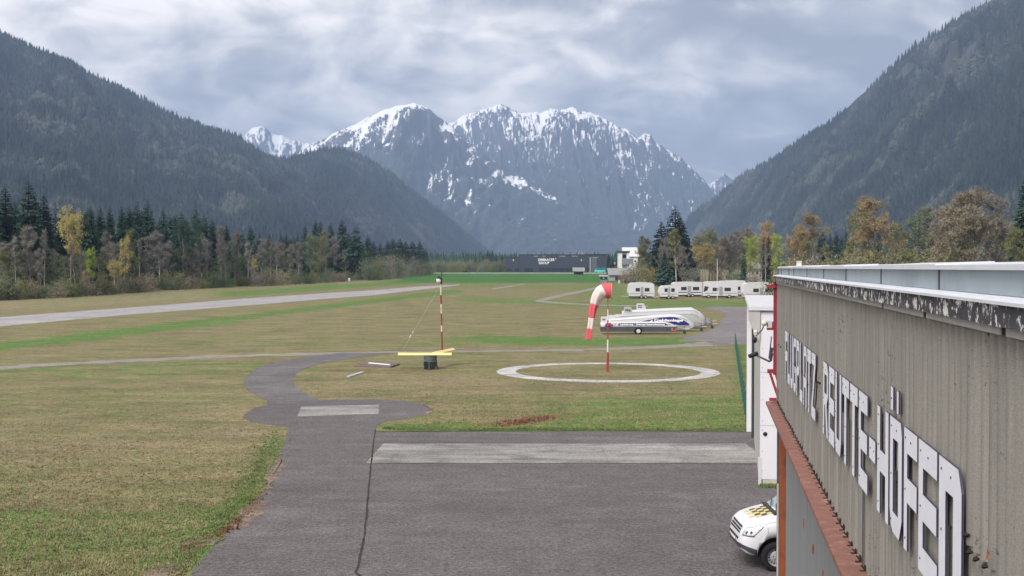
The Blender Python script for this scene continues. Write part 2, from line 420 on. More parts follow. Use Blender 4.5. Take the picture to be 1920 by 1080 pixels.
# ------------------------------------------------------------------ the ground sheet
def capsule(px, py, pts, th):
    best = np.full(px.shape, 1e9)
    for (x0, y0), (x1, y1) in zip(pts[:-1], pts[1:]):
        vx, vy = x1-x0, y1-y0; L2 = vx*vx + vy*vy
        t = np.clip(((px-x0)*vx + (py-y0)*vy)/L2, 0, 1)
        ddx = (px-(x0+t*vx)); ddy = (py-(y0+t*vy))
        best = np.minimum(best, np.hypot(ddx*0.25 if abs(vx) > abs(vy) else ddx, ddy))
    return np.clip(1.5 - best/th, 0, 1)
def spread(lo, hi, step, far, grow):
    out_ = list(np.arange(lo, hi, step)); s = step; x = out_[-1]
    while x < far:
        s *= grow; x += s; out_.append(min(x, far))
    return out_
xs_r = spread(0, 60, 1.1, 7600, 1.06)
xs = sorted([-x for x in xs_r[1:]] + xs_r)
ys_ = sorted([-y for y in spread(2, 10, 4, 1400, 1.5)] + spread(0, 24, 4, 24, 1.1)[:-1] + spread(24, 150, 1.0, 12500, 1.028))
ys_ = sorted(set(round(y, 3) for y in ys_))
gx, gy = np.meshgrid(np.array(xs), np.array(ys_))
nx_, ny_ = len(xs), len(ys_)
me = bpy.data.meshes.new('ground')
verts = np.stack([gx.ravel(), gy.ravel(), np.zeros(gx.size)], 1)
idx = np.arange(nx_*ny_).reshape(ny_, nx_)
faces = np.stack([idx[:-1,:-1].ravel(), idx[:-1,1:].ravel(), idx[1:,1:].ravel(), idx[1:,:-1].ravel()], 1)
me.from_pydata(verts.tolist(), [], faces.tolist())
front = gy.ravel() > 8
k_ = np.where(front, gy.ravel()*math.cos(PITCH) + HC*math.sin(PITCH), 1e9)
vpx = 960 + FPX*gx.ravel()/k_
vpy = 540 - FPX*(gy.ravel()*math.sin(PITCH) - HC*math.cos(PITCH))/k_
vpy = np.where(front, vpy, 3000); vpx = np.where(front, vpx, -9000)
lush = np.zeros(len(verts))
for pts, th, a in [
    ([(-200,668),(0,650),(200,627),(420,600)], 8, .9), ([(420,600),(650,570),(850,547)], 4.5, .85), ([(910,636),(1130,642),(1320,640)], 8, .95),
    ([(60,571),(300,556),(480,549),(620,538),(780,528)], 5, .95), ([(540,805),(515,865),(490,900),(445,955)], 15, .9), ([(440,955),(390,1005),(320,1055)], 22, .85),
    ([(0,1010),(200,1010),(340,1000)], 50, .75), ([(0,1075),(300,1070)], 26, .45), ([(740,802),(1000,800),(1400,790)], 9, .9), ([(1100,772),(1400,765)], 30, .6),
    ([(1398,650),(1398,800)], 20, .7), ([(880,562),(1010,565),(1200,580)], 7, .6), ([(1140,545),(1200,590)], 22, .6), ([(600,735),(800,745)], 6, .35),
    ([(0,700),(450,690)], 16, .45), ([(0,760),(420,740)], 20, .3), ([(560,690),(900,680)], 18, .25), ([(0,640),(500,640),(1300,655)], 7, .35), ([(860,535),(1160,540)], 6, .5),
    ([(1180,570),(1420,570)], 8, .7), ([(0,900),(300,880)], 40, .25), ([(830,640),(900,630)], 8, .5)]:
    lush = np.maximum(lush, a*capsule(vpx, vpy, pts, th))
meadow = np.clip((531 - vpy - np.clip((700-vpx)*.03, -3, 40))/7, 0, 1)*np.clip((vpx-500)/200, 0, 1)
meadow = np.maximum(meadow, np.clip((gy.ravel()-900)/200, 0, 1))*np.clip((1215-vpx)/30, 0, 1)
leaves = capsule(vpx, vpy, [(940,795),(985,790),(1030,782)], 9) + .5*capsule(vpx, vpy, [(1165,778),(1240,785)], 4)
leaves = leaves + .6*capsule(vpx, vpy, [(640,692),(760,694),(820,698)], 6)
straw = np.maximum(capsule(vpx, vpy, [(-200,590),(0,574),(200,563),(380,552)], 7), .8*capsule(vpx, vpy, [(640,530),(700,527),(740,524)], 3))
straw = np.maximum(straw, .6*capsule(vpx, vpy, [(560,735),(700,720),(900,725)], 16))
straw = np.maximum(straw, .5*capsule(vpx, vpy, [(0,840),(300,850),(480,820)], 40))
for nm, arr in (('lush', lush), ('meadow', meadow), ('leaves', np.clip(leaves, 0, 1)), ('straw', straw)):
    at = me.attributes.new(nm, 'FLOAT', 'POINT'); at.data.foreach_set('value', arr.astype(np.float32))
me.materials.append(M['ground'])
ground = bpy.data.objects.new('ground', me); COL.objects.link(ground)
tag(ground, kind='structure')

# ------------------------------------------------------------------ pavements
rng = random.Random(7)
def resample(pts, step, jit, closed=True, seed=0):
    out_ = []; n = len(pts)
    for i in range(n if closed else n-1):
        a = pts[i]; b = pts[(i+1) % n]; L = (b-a).length
        k = max(1, min(400, int(L/step)))
        nrm = Vector((-(b-a).y, (b-a).x, 0)).normalized() if L > 0 else Vector()
        for q in range(k):
            p = a.lerp(b, q/k)
            w = mnoise.noise(Vector((p.x*.9+seed, p.y*.9, seed))) + .6*mnoise.noise(Vector((p.x*3.1, p.y*3.1, seed+5)))
            out_.append(p + nrm*(jit*w))
    return out_
def smooth_closed(pts, it=2):
    for _ in range(it):
        q = []
        for i in range(len(pts)):
            a, b = pts[i], pts[(i+1) % len(pts)]
            q += [a*.75+b*.25, a*.25+b*.75]
        pts = q
    return pts
def sheet(name, pts, z, m, step=.5, jit=.06, seed=0):
    pts = resample(pts, step, jit, True, seed)
    me = bpy.data.meshes.new(name); me.from_pydata([(p.x, p.y, z) for p in pts], [], [tuple(range(len(pts)))])
    bm = bmesh.new(); bm.from_mesh(me); bmesh.ops.triangulate(bm, faces=bm.faces)
    for f in bm.faces:
        f.normal_update()
        if f.normal.z < 0: f.normal_flip()
    bm.to_mesh(me); bm.free()
    me.materials.append(m); o = bpy.data.objects.new(name, me); COL.objects.link(o)
    return tag(o, kind='structure')
def GP(*pp): return [G(x, y) for x, y in pp]
def ribbon(name, left, right, z, m, jit=.08, seed=0):
    return sheet(name, GP(*left) + GP(*reversed(right)), z, m, .6, jit, seed)

taxi_edge = GP((703,810),(706,799),(722,790),(775,783),(800,775),(808,769),(795,760),(760,752),(700,748.5),(600,750))
curve_in = GP((590,747),(565,734),(551,720),(549,709),(558,697),(585,686),(620,678),(680,669),(745,662))
curve_out = GP((640,661.5),(580,668),(520,679),(485,689),(464,703),(456,716),(462,730),(482,742),(500,751),(502,760))
left_edge = GP((480,765),(458,776),(456,783),(475,792),(512,797),(540,801),(536,822),(525,848),(516,875),(500,905),(478,940),(458,962),(440,985),(395,1030),(355,1080),(300,1150),(200,1300))
apron = taxi_edge + curve_in + curve_out + left_edge + [Vector((-14,10,0)), Vector((-16,-20,0)), Vector((26,-20,0)), Vector((26,51.5,0)), G(1420,812), G(1400,809), G(1200,808.5), G(900,808.5)]
sheet('apron', apron, .008, M['asphalt'], .5, .07)
# older, paler surfacing of the curved taxiway
sheet('taxiway', smooth_closed(GP((640,662),(580,668.5),(520,679.5),(487,689.5),(467,704),(459,716),(464,729),(486,742),(510,753),(540,760),(600,756),(590,747),(565,734),(551,720),(549,709),(558,697),(585,686),(620,678),(680,669),(740,662)), 1), .012, M['asphalt_old'], .6, .05, 3)
sheet('apron_edge', GP((702,811),(1416,811.5),(1418,832),(702,831)), .012, M['asphalt_far'], .6, .03, 8)
# concrete strip of separate slabs
strip = tag(bpy.data.objects.new('concrete_strip', None), kind='structure'); COL.objects.link(strip)
ya, yb = G(960,868.5).y, G(960,832.5).y
x0s, x1s = G(700,850).x, G(1421,850).x
nsl = 5
for i in range(nsl):
    b_ = MB(); xa = x0s + (x1s-x0s)*i/nsl; xb = x0s + (x1s-x0s)*(i+1)/nsl - .008
    sk = .12 if i == 0 else 0
    b_.add([(xa, ya, .02),(xb, ya, .02),(xb, yb, .02),(xa+sk, yb, .02),(xa, ya, -.02),(xb, ya, -.02),(xb, yb, -.02),(xa+sk, yb, -.02)],
           [(0,1,2,3),(4,5,1,0),(5,6,2,1),(6,7,3,2),(7,4,0,3)])
    b_.build('concrete_slab', M['concrete'], strip)
sheet('concrete_pad', GP((565,762.5),(711,759.5),(709,776.5),(557,781.5)), .016, M['concrete'], .6, .03, 4)
# the seam between the two asphalt lanes
def line_sheet(name, pts, w, z, m, jit=.03, seed=0):
    P_ = resample(GP(*pts), .35, jit, False, seed) + [G(*pts[-1])]
    L_, R_ = [], []
    for i, p in enumerate(P_):
        d = (P_[min(i+1, len(P_)-1)] - P_[max(0, i-1)]).normalized(); n = Vector((-d.y, d.x, 0))
        ww = w*(.6+.8*rng.random())/2
        L_.append(p+n*ww); R_.append(p-n*ww)
    me = bpy.data.meshes.new(name); k = len(P_)
    me.from_pydata([(p.x,p.y,z) for p in L_+R_], [], [(i, k+i, k+i+1, i+1) for i in range(k-1)])
    me.materials.append(m); o = bpy.data.objects.new(name, me); COL.objects.link(o); return tag(o, kind='structure')
line_sheet('asphalt_seam', [(704,806),(700,832),(696,868),(690,930),(684,1000),(672,1060),(667,1075),(690,1090)], .05, .02, M['seam'], .018)
line_sheet('asphalt_seam', [(702,869.5),(900,869),(1200,869.3),(1420,871)], .05, .0125, M['seam'], .02, 3)
line_sheet('asphalt_seam', [(704,810),(900,808.8),(1200,808.5),(1400,809)], .16, .0125, M['moss'], .05, 3)
# long gravel track across the grass
ribbon('gravel_track', [(-60,690),(120,680),(340,669),(500,663.5),(640,660.5),(740,659),(900,657),(1060,654.5),(1240,648),(1330,640)],
       [(-60,697),(120,685),(340,674),(500,667.5),(640,664.5),(740,661.5),(900,660),(1060,658),(1240,653),(1340,648)], .004, M['gravel'], .8, 2)
sheet('gravel_yard', GP((1330,640),(1340,648.5),(1400,645),(1440,640),(1440,577),(1330,574),(1322,579),(1350,583),(1362,590),(1355,600),(1345,612),(1325,622),(1290,632),(1270,640)), .005, M['gravel_grey'], .8, .5, 6)
ribbon('runway', [(-260,610),(0,594.5),(240,577),(480,558.5),(620,549),(700,544),(780,537.5),(862,533.5)], [(-260,632),(0,612),(240,590),(480,571.5),(620,559.5),(700,553.5),(780,544),(862,534.6)], .006, M['runway'], .15, 5)
ribbon('access_track', [(1003,563),(1040,554),(1080,546),(1118,538.5)], [(1012,566.5),(1045,558),(1085,549.5),(1122,541)], .005, M['gravel'], .2, 9)
ribbon('access_track', [(1003,562.5),(1060,567.5),(1120,571),(1215,573)], [(1005,566),(1060,570),(1120,573),(1215,575)], .004, M['gravel'], .2, 11)
ribbon('access_track', [(922,541),(955,536),(984,531.5)], [(925,542.6),(958,537.5),(984,532.8)], .004, M['gravel'], .2, 12)
ribbon('far_road', [(700,511.7),(900,511.3),(1150,511.3)], [(700,512.5),(900,512.6),(1150,513)], .005, M['runway'], .1, 13)
# bare earth where the apron edge has broken away
for k, pp in enumerate([[(525,850),(533,858),(518,905),(500,930),(486,930),(505,885)], [(486,935),(500,940),(470,985),(440,995),(425,990),(455,960)], [(300,1062),(355,1050),(340,1075),(280,1095),(240,1095)], [(330,1020),(400,1005),(395,1022),(345,1032)],
                        [(455,783),(470,770),(478,764),(470,772),(462,783)], [(790,757),(815,768),(798,779),(806,769)]]):
    sheet('bare_earth', GP(*pp), .013 + .001*k, M['dirt'], .12, .32, 20+k)

# windsock circle, laid from white slabs
wc = G(1139.5, 697)
ring = tag(bpy.data.objects.new('windsock_circle', None), kind='structure'); COL.objects.link(ring); ring.location = (wc.x, wc.y, 0)
RO = (1348-931)/2/FPX*wc.y; RI = RO - 1.2
nseg = 72
for i in range(nseg):
    b_ = MB(); a0 = 2*math.pi*i/nseg; a1 = 2*math.pi*(i+1)/nseg - .003
    j0, j1 = [1 + .006*(mnoise.noise(Vector((i*1.7, q, 3)))) for q in (0, 9)]
    vs = []
    for z in (.016, -.02):
        for r, a in ((RI*j1, a0), (RO*j0, a0), (RO*j0, a1), (RI*j1, a1)): vs.append((r*math.cos(a), r*math.sin(a), z))
    b_.add(vs, [(0,1,2,3),(4,5,1,0),(5,6,2,1),(6,7,3,2),(7,4,0,3)])
    b_.build('ring_slab', M['ring'], ring)

# ------------------------------------------------------------------ mountains
def interp(tab, x):
    a = np.array(tab, float); return float(np.interp(x, a[:,0], a[:,1]))
def rock_mat(name, rock, forest, snow, z0, z1, hi_noise, treeline, ush=14, vsh=3.0, shear=0.0, forest2=None):
    m = bpy.data.materials.new(name); m.use_nodes = True
    t = m.node_tree; b = t.nodes['Principled BSDF']; L = t.links.new
    b.inputs['Roughness'].default_value = .95; b.inputs['Specular IOR Level'].default_value = .1
    uv = N(t, 'ShaderNodeUVMap'); geo = N(t, 'ShaderNodeNewGeometry'); sp = N(t, 'ShaderNodeSeparateXYZ'); L(geo.outputs['Position'], sp.inputs[0])
    def nz(vec, scale, det, rough, dist=0.0):
        n = N(t, 'ShaderNodeTexNoise', inp={'Scale': scale, 'Detail': det, 'Roughness': rough, 'Distortion': dist}); L(vec, n.inputs['Vector']); return n.outputs[0]
    def mth(op, a, c):
        n = N(t, 'ShaderNodeMath', operation=op)
        for i, x in enumerate((a, c)):
            if isinstance(x, (int, float)): n.inputs[i].default_value = x
            else: L(x, n.inputs[i])
        return n.outputs[0]
    def rng_(x, lo, hi, a=0.0, c=1.0):
        r = N(t, 'ShaderNodeMapRange', inp={1: lo, 2: hi, 3: a, 4: c}); L(x, r.inputs[0]); return r.outputs[0]
    def mix(f, a, c):
        mx = N(t, 'ShaderNodeMix', data_type='RGBA'); L(f, mx.inputs[0])
        for s_, x in ((6, a), (7, c)):
            if isinstance(x, tuple): mx.inputs[s_].default_value = (*x, 1)
            else: L(x, mx.inputs[s_])
        return mx.outputs[2]
    mp1 = N(t, 'ShaderNodeMapping'); mp1.inputs['Scale'].default_value = (ush, vsh, 1); mp1.inputs['Rotation'].default_value = (0, 0, shear); L(uv.outputs[0], mp1.inputs[0])
    streak = nz(mp1.outputs[0], 2.2, 9, .62, .5)
    fine = nz(geo.outputs['Position'], .022, 9, .75)
    big = nz(geo.outputs['Position'], .0016, 4, .55)
    c = mix(rng_(fine, .35, .65), rock, tuple(x*.38 for x in rock))
    f2 = forest2 or tuple(x*1.8 for x in forest)
    fcol = mix(rng_(nz(geo.outputs['Position'], .02, 8, .75), .35, .7), forest, f2)
    fl = mth('ADD', mth('MULTIPLY', sp.outputs[2], 1/500.), mth('MULTIPLY', mth('SUBTRACT', streak, .5), 1.0))
    fl = mth('ADD', fl, mth('MULTIPLY', mth('SUBTRACT', big, .5), .9))
    c = mix(rng_(fl, treeline/500.-.12, treeline/500.+.12), fcol, c)
    if snow:
        s = mth('MULTIPLY', mth('SUBTRACT', streak, .5), hi_noise)
        s = mth('ADD', s, mth('MULTIPLY', mth('SUBTRACT', fine, .5), hi_noise*1.0))
        s = mth('ADD', s, mth('MULTIPLY', mth('SUBTRACT', big, .5), hi_noise*.8))
        s = mth('ADD', s, mth('MULTIPLY', mth('SUBTRACT', sp.outputs[2], z0), 1.0/(z1-z0)))
        nsep = N(t, 'ShaderNodeSeparateXYZ'); L(geo.outputs['Normal'], nsep.inputs[0])
        s = mth('ADD', s, mth('MULTIPLY', mth('SUBTRACT', nsep.outputs[2], .76), 1.5))
        ga = N(t, 'ShaderNodeAttribute', attribute_name='gully')
        s = mth('SUBTRACT', s, mth('MULTIPLY', ga.outputs['Fac'], .75))
        s = mth('SUBTRACT', s, mth('MULTIPLY', nsep.outputs[0], .35))
        c = mix(rng_(s, .50, .62), c, snow)
    L(c, b.inputs['Base Color'])
    return m
SNOW = (.93,.93,.95)
M['mt_far'] = rock_mat('rock_far', (.10,.10,.115), (.035,.045,.045), SNOW, 560, 1330, 2.9, 640, 84, 9, .6)
M['mt_near'] = rock_mat('rock_shoulder', (.10,.10,.11), (.035,.045,.045), SNOW, 530, 1120, 2.9, 640, 92, 9, -.6)
M['mt_peak'] = rock_mat('rock_small_peak', (.11,.11,.125), (.06,.065,.07), SNOW, 500, 1200, 3.0, 300, 18, 5, .3)
M['mt_forest'] = rock_mat('forest_floor', (.17,.165,.165), (.024,.029,.028), None, 0, 1, 1, 900, 14, 3)
M['mt_right'] = rock_mat('right_forest_floor', (.165,.165,.17), (.026,.030,.028), None, 0, 1, 1, 500, 14, 3)

def mountain(name, ridge, Dr, Db, m, cols, rows, spur, jag, freq=9.0, power=1.1, seed=0.0, shear=0.0, back=.8, footz=-3.0, px_shift=0.0, gully=1.0):
    x0, x1 = ridge[0][0], ridge[-1][0]
    V = []; UV = []; GU = []; brows = 5; tot = rows + brows
    for i in range(cols):
        u = i/(cols-1); x = x0 + (x1-x0)*u
        D = interp(Dr, x); y = interp(ridge, x)
        y += jag*(mnoise.fractal(Vector((x*.045+seed, seed, 0)), .9, 2.1, 6))
        Rp = P(x, y, D); F = P(x+px_shift, 480, interp(Db, x)); F.z = footz
        zr = max(2.0, Rp.z)
        dirb = Vector((Rp.x-F.x, Rp.y-F.y, 0))
        for j in range(tot):
            if j < brows:
                q = (brows-j)/brows
                p = Vector((Rp.x, Rp.y, 0)) + dirb*(q*back)*.6
                z = zr*(1-q)**1.1 + footz*q; gu = 0.0
            else:
                v = (j-brows)/(rows-1)
                p = Vector((Rp.x, Rp.y, 0)).lerp(Vector((F.x, F.y, 0)), v)
                uu = u + shear*v
                rd = mnoise.ridged_multi_fractal(Vector((uu*freq+seed, v*1.1, seed)), .9, 2.1, 6, 1.0, 2.0)/2.2 - .5
                fn = mnoise.fractal(Vector((uu*freq*4+seed, v*9, seed+3)), .8, 2.1, 5)
                gu = rd + .9*fn
                env = min(1.0, v*5)*(1-v)**.6
                z = zr*(1-v)**power + footz*v + zr*env*(spur*rd*gully + spur*.42*fn)
                z = min(z, zr*(1-.60*v))
            V.append((p.x, p.y, z)); GU.append(gu); UV.append((u, (j-brows)/(rows-1)))
    Fs = [(i*tot+j, i*tot+j+1, (i+1)*tot+j+1, (i+1)*tot+j) for i in range(cols-1) for j in range(tot-1)]
    me = bpy.data.meshes.new(name); me.from_pydata(V, [], Fs)
    ga = me.attributes.new('gully', 'FLOAT', 'POINT'); ga.data.foreach_set('value', np.array(GU, np.float32))
    uvl = me.uv_layers.new(name='UVMap')
    li = np.zeros(len(me.loops), np.int32); me.loops.foreach_get('vertex_index', li)
    uvl.data.foreach_set('uv', np.array(UV, np.float32)[li].ravel())
    me.polygons.foreach_set('use_smooth', [True]*len(me.polygons))
    me.materials.append(m)
    bm = bmesh.new(); bm.from_mesh(me); bmesh.ops.recalc_face_normals(bm, faces=bm.faces)
    up = sum(f.normal.z for f in bm.faces)
    if up < 0: bmesh.ops.reverse_faces(bm, faces=bm.faces)
    bm.to_mesh(me); bm.free()
    o = bpy.data.objects.new(name, me); COL.objects.link(o); tag(o, kind='structure')
    return o, np.array(V).reshape(cols, tot, 3)[:, brows:, :]

mountain('snowy_massif', [(760,330),(800,262),(826,228),(850,229),(866,219),(890,209),(915,203),(932,194),(950,197),(962,205),(978,212),(1000,213),(1022,208),(1042,203),(1058,205),(1075,201),(1092,209),(1108,209),(1125,218),(1150,230),(1172,240),(1188,252),(1197,256),(1208,249),(1220,252),(1230,266),(1250,280),(1272,293),(1292,309),(1310,330),(1330,352),(1350,372),(1420,440),(1500,487)],
         [(760,9600),(1100,9400),(1500,8600)], [(760,6500),(1100,6000),(1500,6800)], M['mt_far'], 420, 150, .36, 6, 11, 1.12, 4.2, -.18)
mountain('snowy_shoulder', [(300,440),(420,372),(520,312),(580,273),(600,263),(640,244),(668,232),(690,220),(718,208),(740,199),(760,195.5),(775,194),(792,198),(806,206),(828,222),(850,240),(880,264),(915,292),(960,322),(1010,352),(1070,384),(1150,422),(1240,458),(1320,484)],
         [(300,8400),(775,8200),(1320,6200)], [(300,5200),(775,4700),(1320,5400)], M['mt_near'], 400, 150, .30, 3, 10, 1.1, 9.7, .22)
mountain('snowy_far_peak', [(380,330),(440,272),(462,250),(474,240),(492,238),(505,246),(520,252),(540,260),(565,265),(590,272),(640,310)], [(380,10600),(640,10600)], [(380,9000),(640,9000)], M['mt_peak'], 90, 50, .3, 5, 6, 1.1, 2.2)
mountain('snowy_far_peak', [(1290,372),(1318,352),(1335,341),(1346,334),(1357,324),(1368,333),(1380,343),(1400,352),(1450,380)], [(1290,10800),(1450,10800)], [(1290,9300),(1450,9300)], M['mt_peak'], 70, 50, .3, 4, 5, 1.1, 6.1)
_, LM = mountain('forested_mountain', [(-420,-40),(-200,10),(0,68),(75,96),(150,131),(190,153),(240,176),(300,205),(340,224),(380,242),(420,251),(452,262),(478,281),(500,298),(520,301),(545,296),(575,288),(605,281),(640,282),(680,295),(720,320),(750,341),(790,372),(830,402),(870,439),(900,463),(925,482),(950,489)],
         [(-420,2900),(500,3700),(560,3900),(950,4900)], [(-420,1150),(500,1700),(950,4700)], M['mt_forest'], 260, 90, .20, 2, 8, 1.05, 1.3, .10, px_shift=20)
_, RM = mountain('forested_mountain', [(1262,470),(1290,412),(1310,394),(1335,377),(1362,356),(1400,327),(1430,312),(1470,287),(1500,264),(1550,237),(1590,200),(1640,157),(1700,102),(1740,72),(1790,44),(1850,12),(1950,-42),(2100,-100),(2300,-130)],
         [(1262,4700),(1500,3700),(1950,2900),(2300,2700)], [(1262,4300),(1500,2200),(1950,1300),(2300,1000)], M['mt_right'], 260, 90, .20, 2, 8, 1.05, 5.9, -.08)
# the pale scree chute on the massif
def scree():
    b_ = MB(); pts = [(1146,352,5),(1165,366,9),(1190,386,12),(1215,402,12),(1242,420,8)]
    vs = []
    for (x, y, w) in pts:
        for s_ in (-.5, .5):
            vs.append(P(x - s_*w*.55, y + s_*w*.8, 6050))
    return vs

# conifer cover of the forested slopes: tens of thousands of little spruces in one mesh
def slope_forest(name, A, n, seed, hole):
    r = np.random.default_rng(seed)
    cols, rows, _ = A.shape
    u = r.random(n*2); v = r.random(n*2)**.85
    ui = u*(cols-1.001); vi = v*(rows-1.001); i0 = ui.astype(int); j0 = vi.astype(int); fu = (ui-i0)[:,None]; fv = (vi-j0)[:,None]
    p = (A[i0,j0]*(1-fu)*(1-fv) + A[i0+1,j0]*fu*(1-fv) + A[i0,j0+1]*(1-fu)*fv + A[i0+1,j0+1]*fu*fv)
    keep = np.array([not hole(q) for q in p]); p = p[keep][:n]
    # a denser rank along the crest
    n = len(p)
    patch = np.array([mnoise.noise(Vector((q[0]*.0021, q[1]*.0021, seed))) for q in p])
    patch2 = np.array([mnoise.noise(Vector((q[0]*.009, q[1]*.009, seed+2))) for q in p])
    h = (11 + 13*r.random(n)**1.4)*(1 + .25*patch); w = h*(.15 + .07*r.random(n)); rot = r.random(n)*6.283
    decid = (patch2 + .5*patch + .35*r.standard_normal(n)*.5) > .42
    h = np.where(decid, h*.72, h); w = np.where(decid, w*1.7, w)
    K = 5
    ang = rot[:,None] + np.arange(K)[None,:]*2*np.pi/K
    jr = 1 + .35*(r.random((n,K))-.5)
    def ringv(z, rad): return np.stack([p[:,0,None]+np.cos(ang)*rad[:,None]*jr, p[:,1,None]+np.sin(ang)*rad[:,None]*jr, np.broadcast_to((p[:,2]+z)[:,None], (n,K))], 2)
    r1 = ringv(h*.08, w); r2 = ringv(h*.42, w*np.where(decid, .95, .62))
    t1 = np.stack([p[:,0], p[:,1], p[:,2]+h*.70], 1)[:,None,:]; t2 = np.stack([p[:,0], p[:,1], p[:,2]+h], 1)[:,None,:]
    Vv = np.concatenate([r1, t1, r2, t2], 1).reshape(-1, 3)
    per = 2*K+2
    tri = []
    for k in range(K):
        tri.append((k, (k+1) % K, K))
    for k in range(K):
        tri.append((K+1+k, K+1+(k+1) % K, 2*K+1))
    tri = np.array(tri)
    F = (np.arange(n)[:,None,None]*per + tri[None]).reshape(-1)
    me = bpy.data.meshes.new(name); nt = n*len(tri)
    me.vertices.add(len(Vv)); me.vertices.foreach_set('co', Vv.astype(np.float32).ravel())
    me.loops.add(nt*3); me.loops.foreach_set('vertex_index', F.astype(np.int32))
    me.polygons.add(nt); me.polygons.foreach_set('loop_start', np.arange(nt, dtype=np.int32)*3)
    me.update(calc_edges=True)
    tone = np.clip(.45 + .9*patch2 + .6*patch + .3*r.standard_normal(n), 0, 1); tone = np.where(decid, tone + 2.0, tone)
    at = me.attributes.new('tone', 'FLOAT', 'POINT'); at.data.foreach_set('value', np.repeat(tone, per).astype(np.float32))
    me.materials.append(M['slope_trees'])
    o = bpy.data.objects.new(name, me); COL.objects.link(o); return tag(o, kind='stuff')
def slope_tree_mat():
    m = bpy.data.materials.new('slope_conifers'); m.use_nodes = True
    t = m.node_tree; b = t.nodes['Principled BSDF']; L = t.links.new
    b.inputs['Roughness'].default_value = .95; b.inputs['Specular IOR Level'].default_value = .1
    a = N(t, 'ShaderNodeAttribute', attribute_name='tone'); cr_ = N(t, 'ShaderNodeValToRGB')
    mr = N(t, 'ShaderNodeMapRange', inp={1: 0, 2: 3}); L(a.outputs['Fac'], mr.inputs[0]); L(mr.outputs[0], cr_.inputs[0])
    e_ = cr_.color_ramp.elements; e_[0].position = 0; e_[0].color = (.008,.014,.014,1); e_[1].position = .33; e_[1].color = (.034,.046,.038,1)
    q = e_.new(.36); q.color = (.034,.046,.038,1); q = e_.new(.66); q.color = (.032,.042,.036,1); q = e_.new(1); q.color = (.072,.076,.066,1)
    L(cr_.outputs[0], b.inputs['Base Color']); return m
M['slope_trees'] = slope_tree_mat()
def hole_left(q):
    return mnoise.noise(Vector((q[0]*.004, q[1]*.004, 9.1))) + .5*mnoise.noise(Vector((q[0]*.016, q[1]*.016, 2.0))) > .70
def hole_right(q):
    n_ = mnoise.noise(Vector((q[0]*.004, q[1]*.004, 4.4))) + .6*mnoise.noise(Vector((q[0]*.02, q[1]*.006, 2.0)))
    return n_ > (.12 if 370 < q[2] < 560 and q[0] > 930 else .72)
slope_forest('mountain_forest', LM, 70000, 3, hole_left)
slope_forest('mountain_forest', RM, 70000, 4, hole_right)

# ------------------------------------------------------------------ the air
hz = MB(); hz.box(-7900, 7900, -1500, 12800, -40, 1420)
hm = bpy.data.materials.new('haze'); hm.use_nodes = True
hm.node_tree.nodes.remove(hm.node_tree.nodes['Principled BSDF'])
pv = N(hm.node_tree, 'ShaderNodeVolumePrincipled')
pv.inputs['Color'].default_value = (.47, .65, 1.0, 1); pv.inputs['Density'].default_value = 1.2e-4; pv.inputs['Anisotropy'].default_value = 0.0
hm.node_tree.links.new(pv.outputs[0], hm.node_tree.nodes['Material Output'].inputs['Volume'])
haze = hz.build('haze', hm); tag(haze, kind='stuff')

# ------------------------------------------------------------------ the hangar
HA = 1.43                                    # the wall stands this far to the right of the eye
hd = ray(1326, 502).normalized()             # along the wall
hnr = Vector((hd.y, -hd.x, 0)).normalized()  # out to the right, into the building
hu = hnr.cross(hd).normalized()
HEND = 25.4
hangar = empty('hangar', (0,0,0), 'long grey corrugated hangar with big white lettering along its wall', 'hangar')
horg = EYE + hd*HEND + hnr*HA - hu*HC
hangar.matrix_world = Matrix(((hnr.x, hd.x, hu.x, horg.x), (hnr.y, hd.y, hu.y, horg.y), (hnr.z, hd.z, hu.z, horg.z), (0,0,0,1)))
def WL(px, py, off=0.0):
    """wall-plane coordinates (y along the wall, z up) of a picture position"""
    r = ray(px, py); t = (HA+off)/r.dot(hnr)
    return r.dot(hd)*t - HEND, r.dot(hu)*t + HC
def zs(slope): return HC - slope*HA
Z_LEDGE, Z_BOARD, Z_LIP, Z_TOP = zs(1.88), zs(.188), zs(.108), HC + .035
YN = -33.0                                   # near end, behind the camera
# corrugated sheets: two courses, the lower one lapped over by the upper
PIT, AMP, PER = .177, .029, 5
SW = PIT*PER
def sheet_mesh(z0, z1):
    b_ = MB(); k = PER*6
    vs = []
    for i in range(k+1):
        y = SW*i/k; x = -AMP*math.cos(2*math.pi*i/6) - AMP
        vs += [(x, y, z0), (x, y, z1)]
    b_.add(vs, [(2*i, 2*i+1, 2*i+3, 2*i+2) for i in range(k)])
    return b_.mesh('wall_sheet', M['wall'], smooth=True)
up_me = sheet_mesh(zs(1.035)-.0, Z_BOARD+.10); lo_me = sheet_mesh(Z_LEDGE-.02, zs(1.035)+.06)
ns_ = int(-YN/SW)
for i in range(ns_):
    y0 = -SW*(i+1) - .02
    link('wall_sheet', up_me, hangar, (0, y0, 0))
    link('wall_sheet', lo_me, hangar, (.014, y0, 0))
b_ = MB(); b_.box(.05, 20, YN, 0, Z_LEDGE+.02, Z_BOARD+.12); b_.box(.4, 20, YN, 0, -.3, Z_LEDGE+.02)
b_.build('hall_body', M['door_sheet'], hangar)
b_ = MB(); b_.box(-.06, -.005, -.055, .0, Z_LEDGE, Z_BOARD+.02); b_.build('corner_flashing', M['wall'], hangar)
b_ = MB(); b_.box(.12, 20.1, YN, .02, Z_BOARD+.125, Z_LIP+.02); b_.build('roof', M['roof_grey'], hangar)
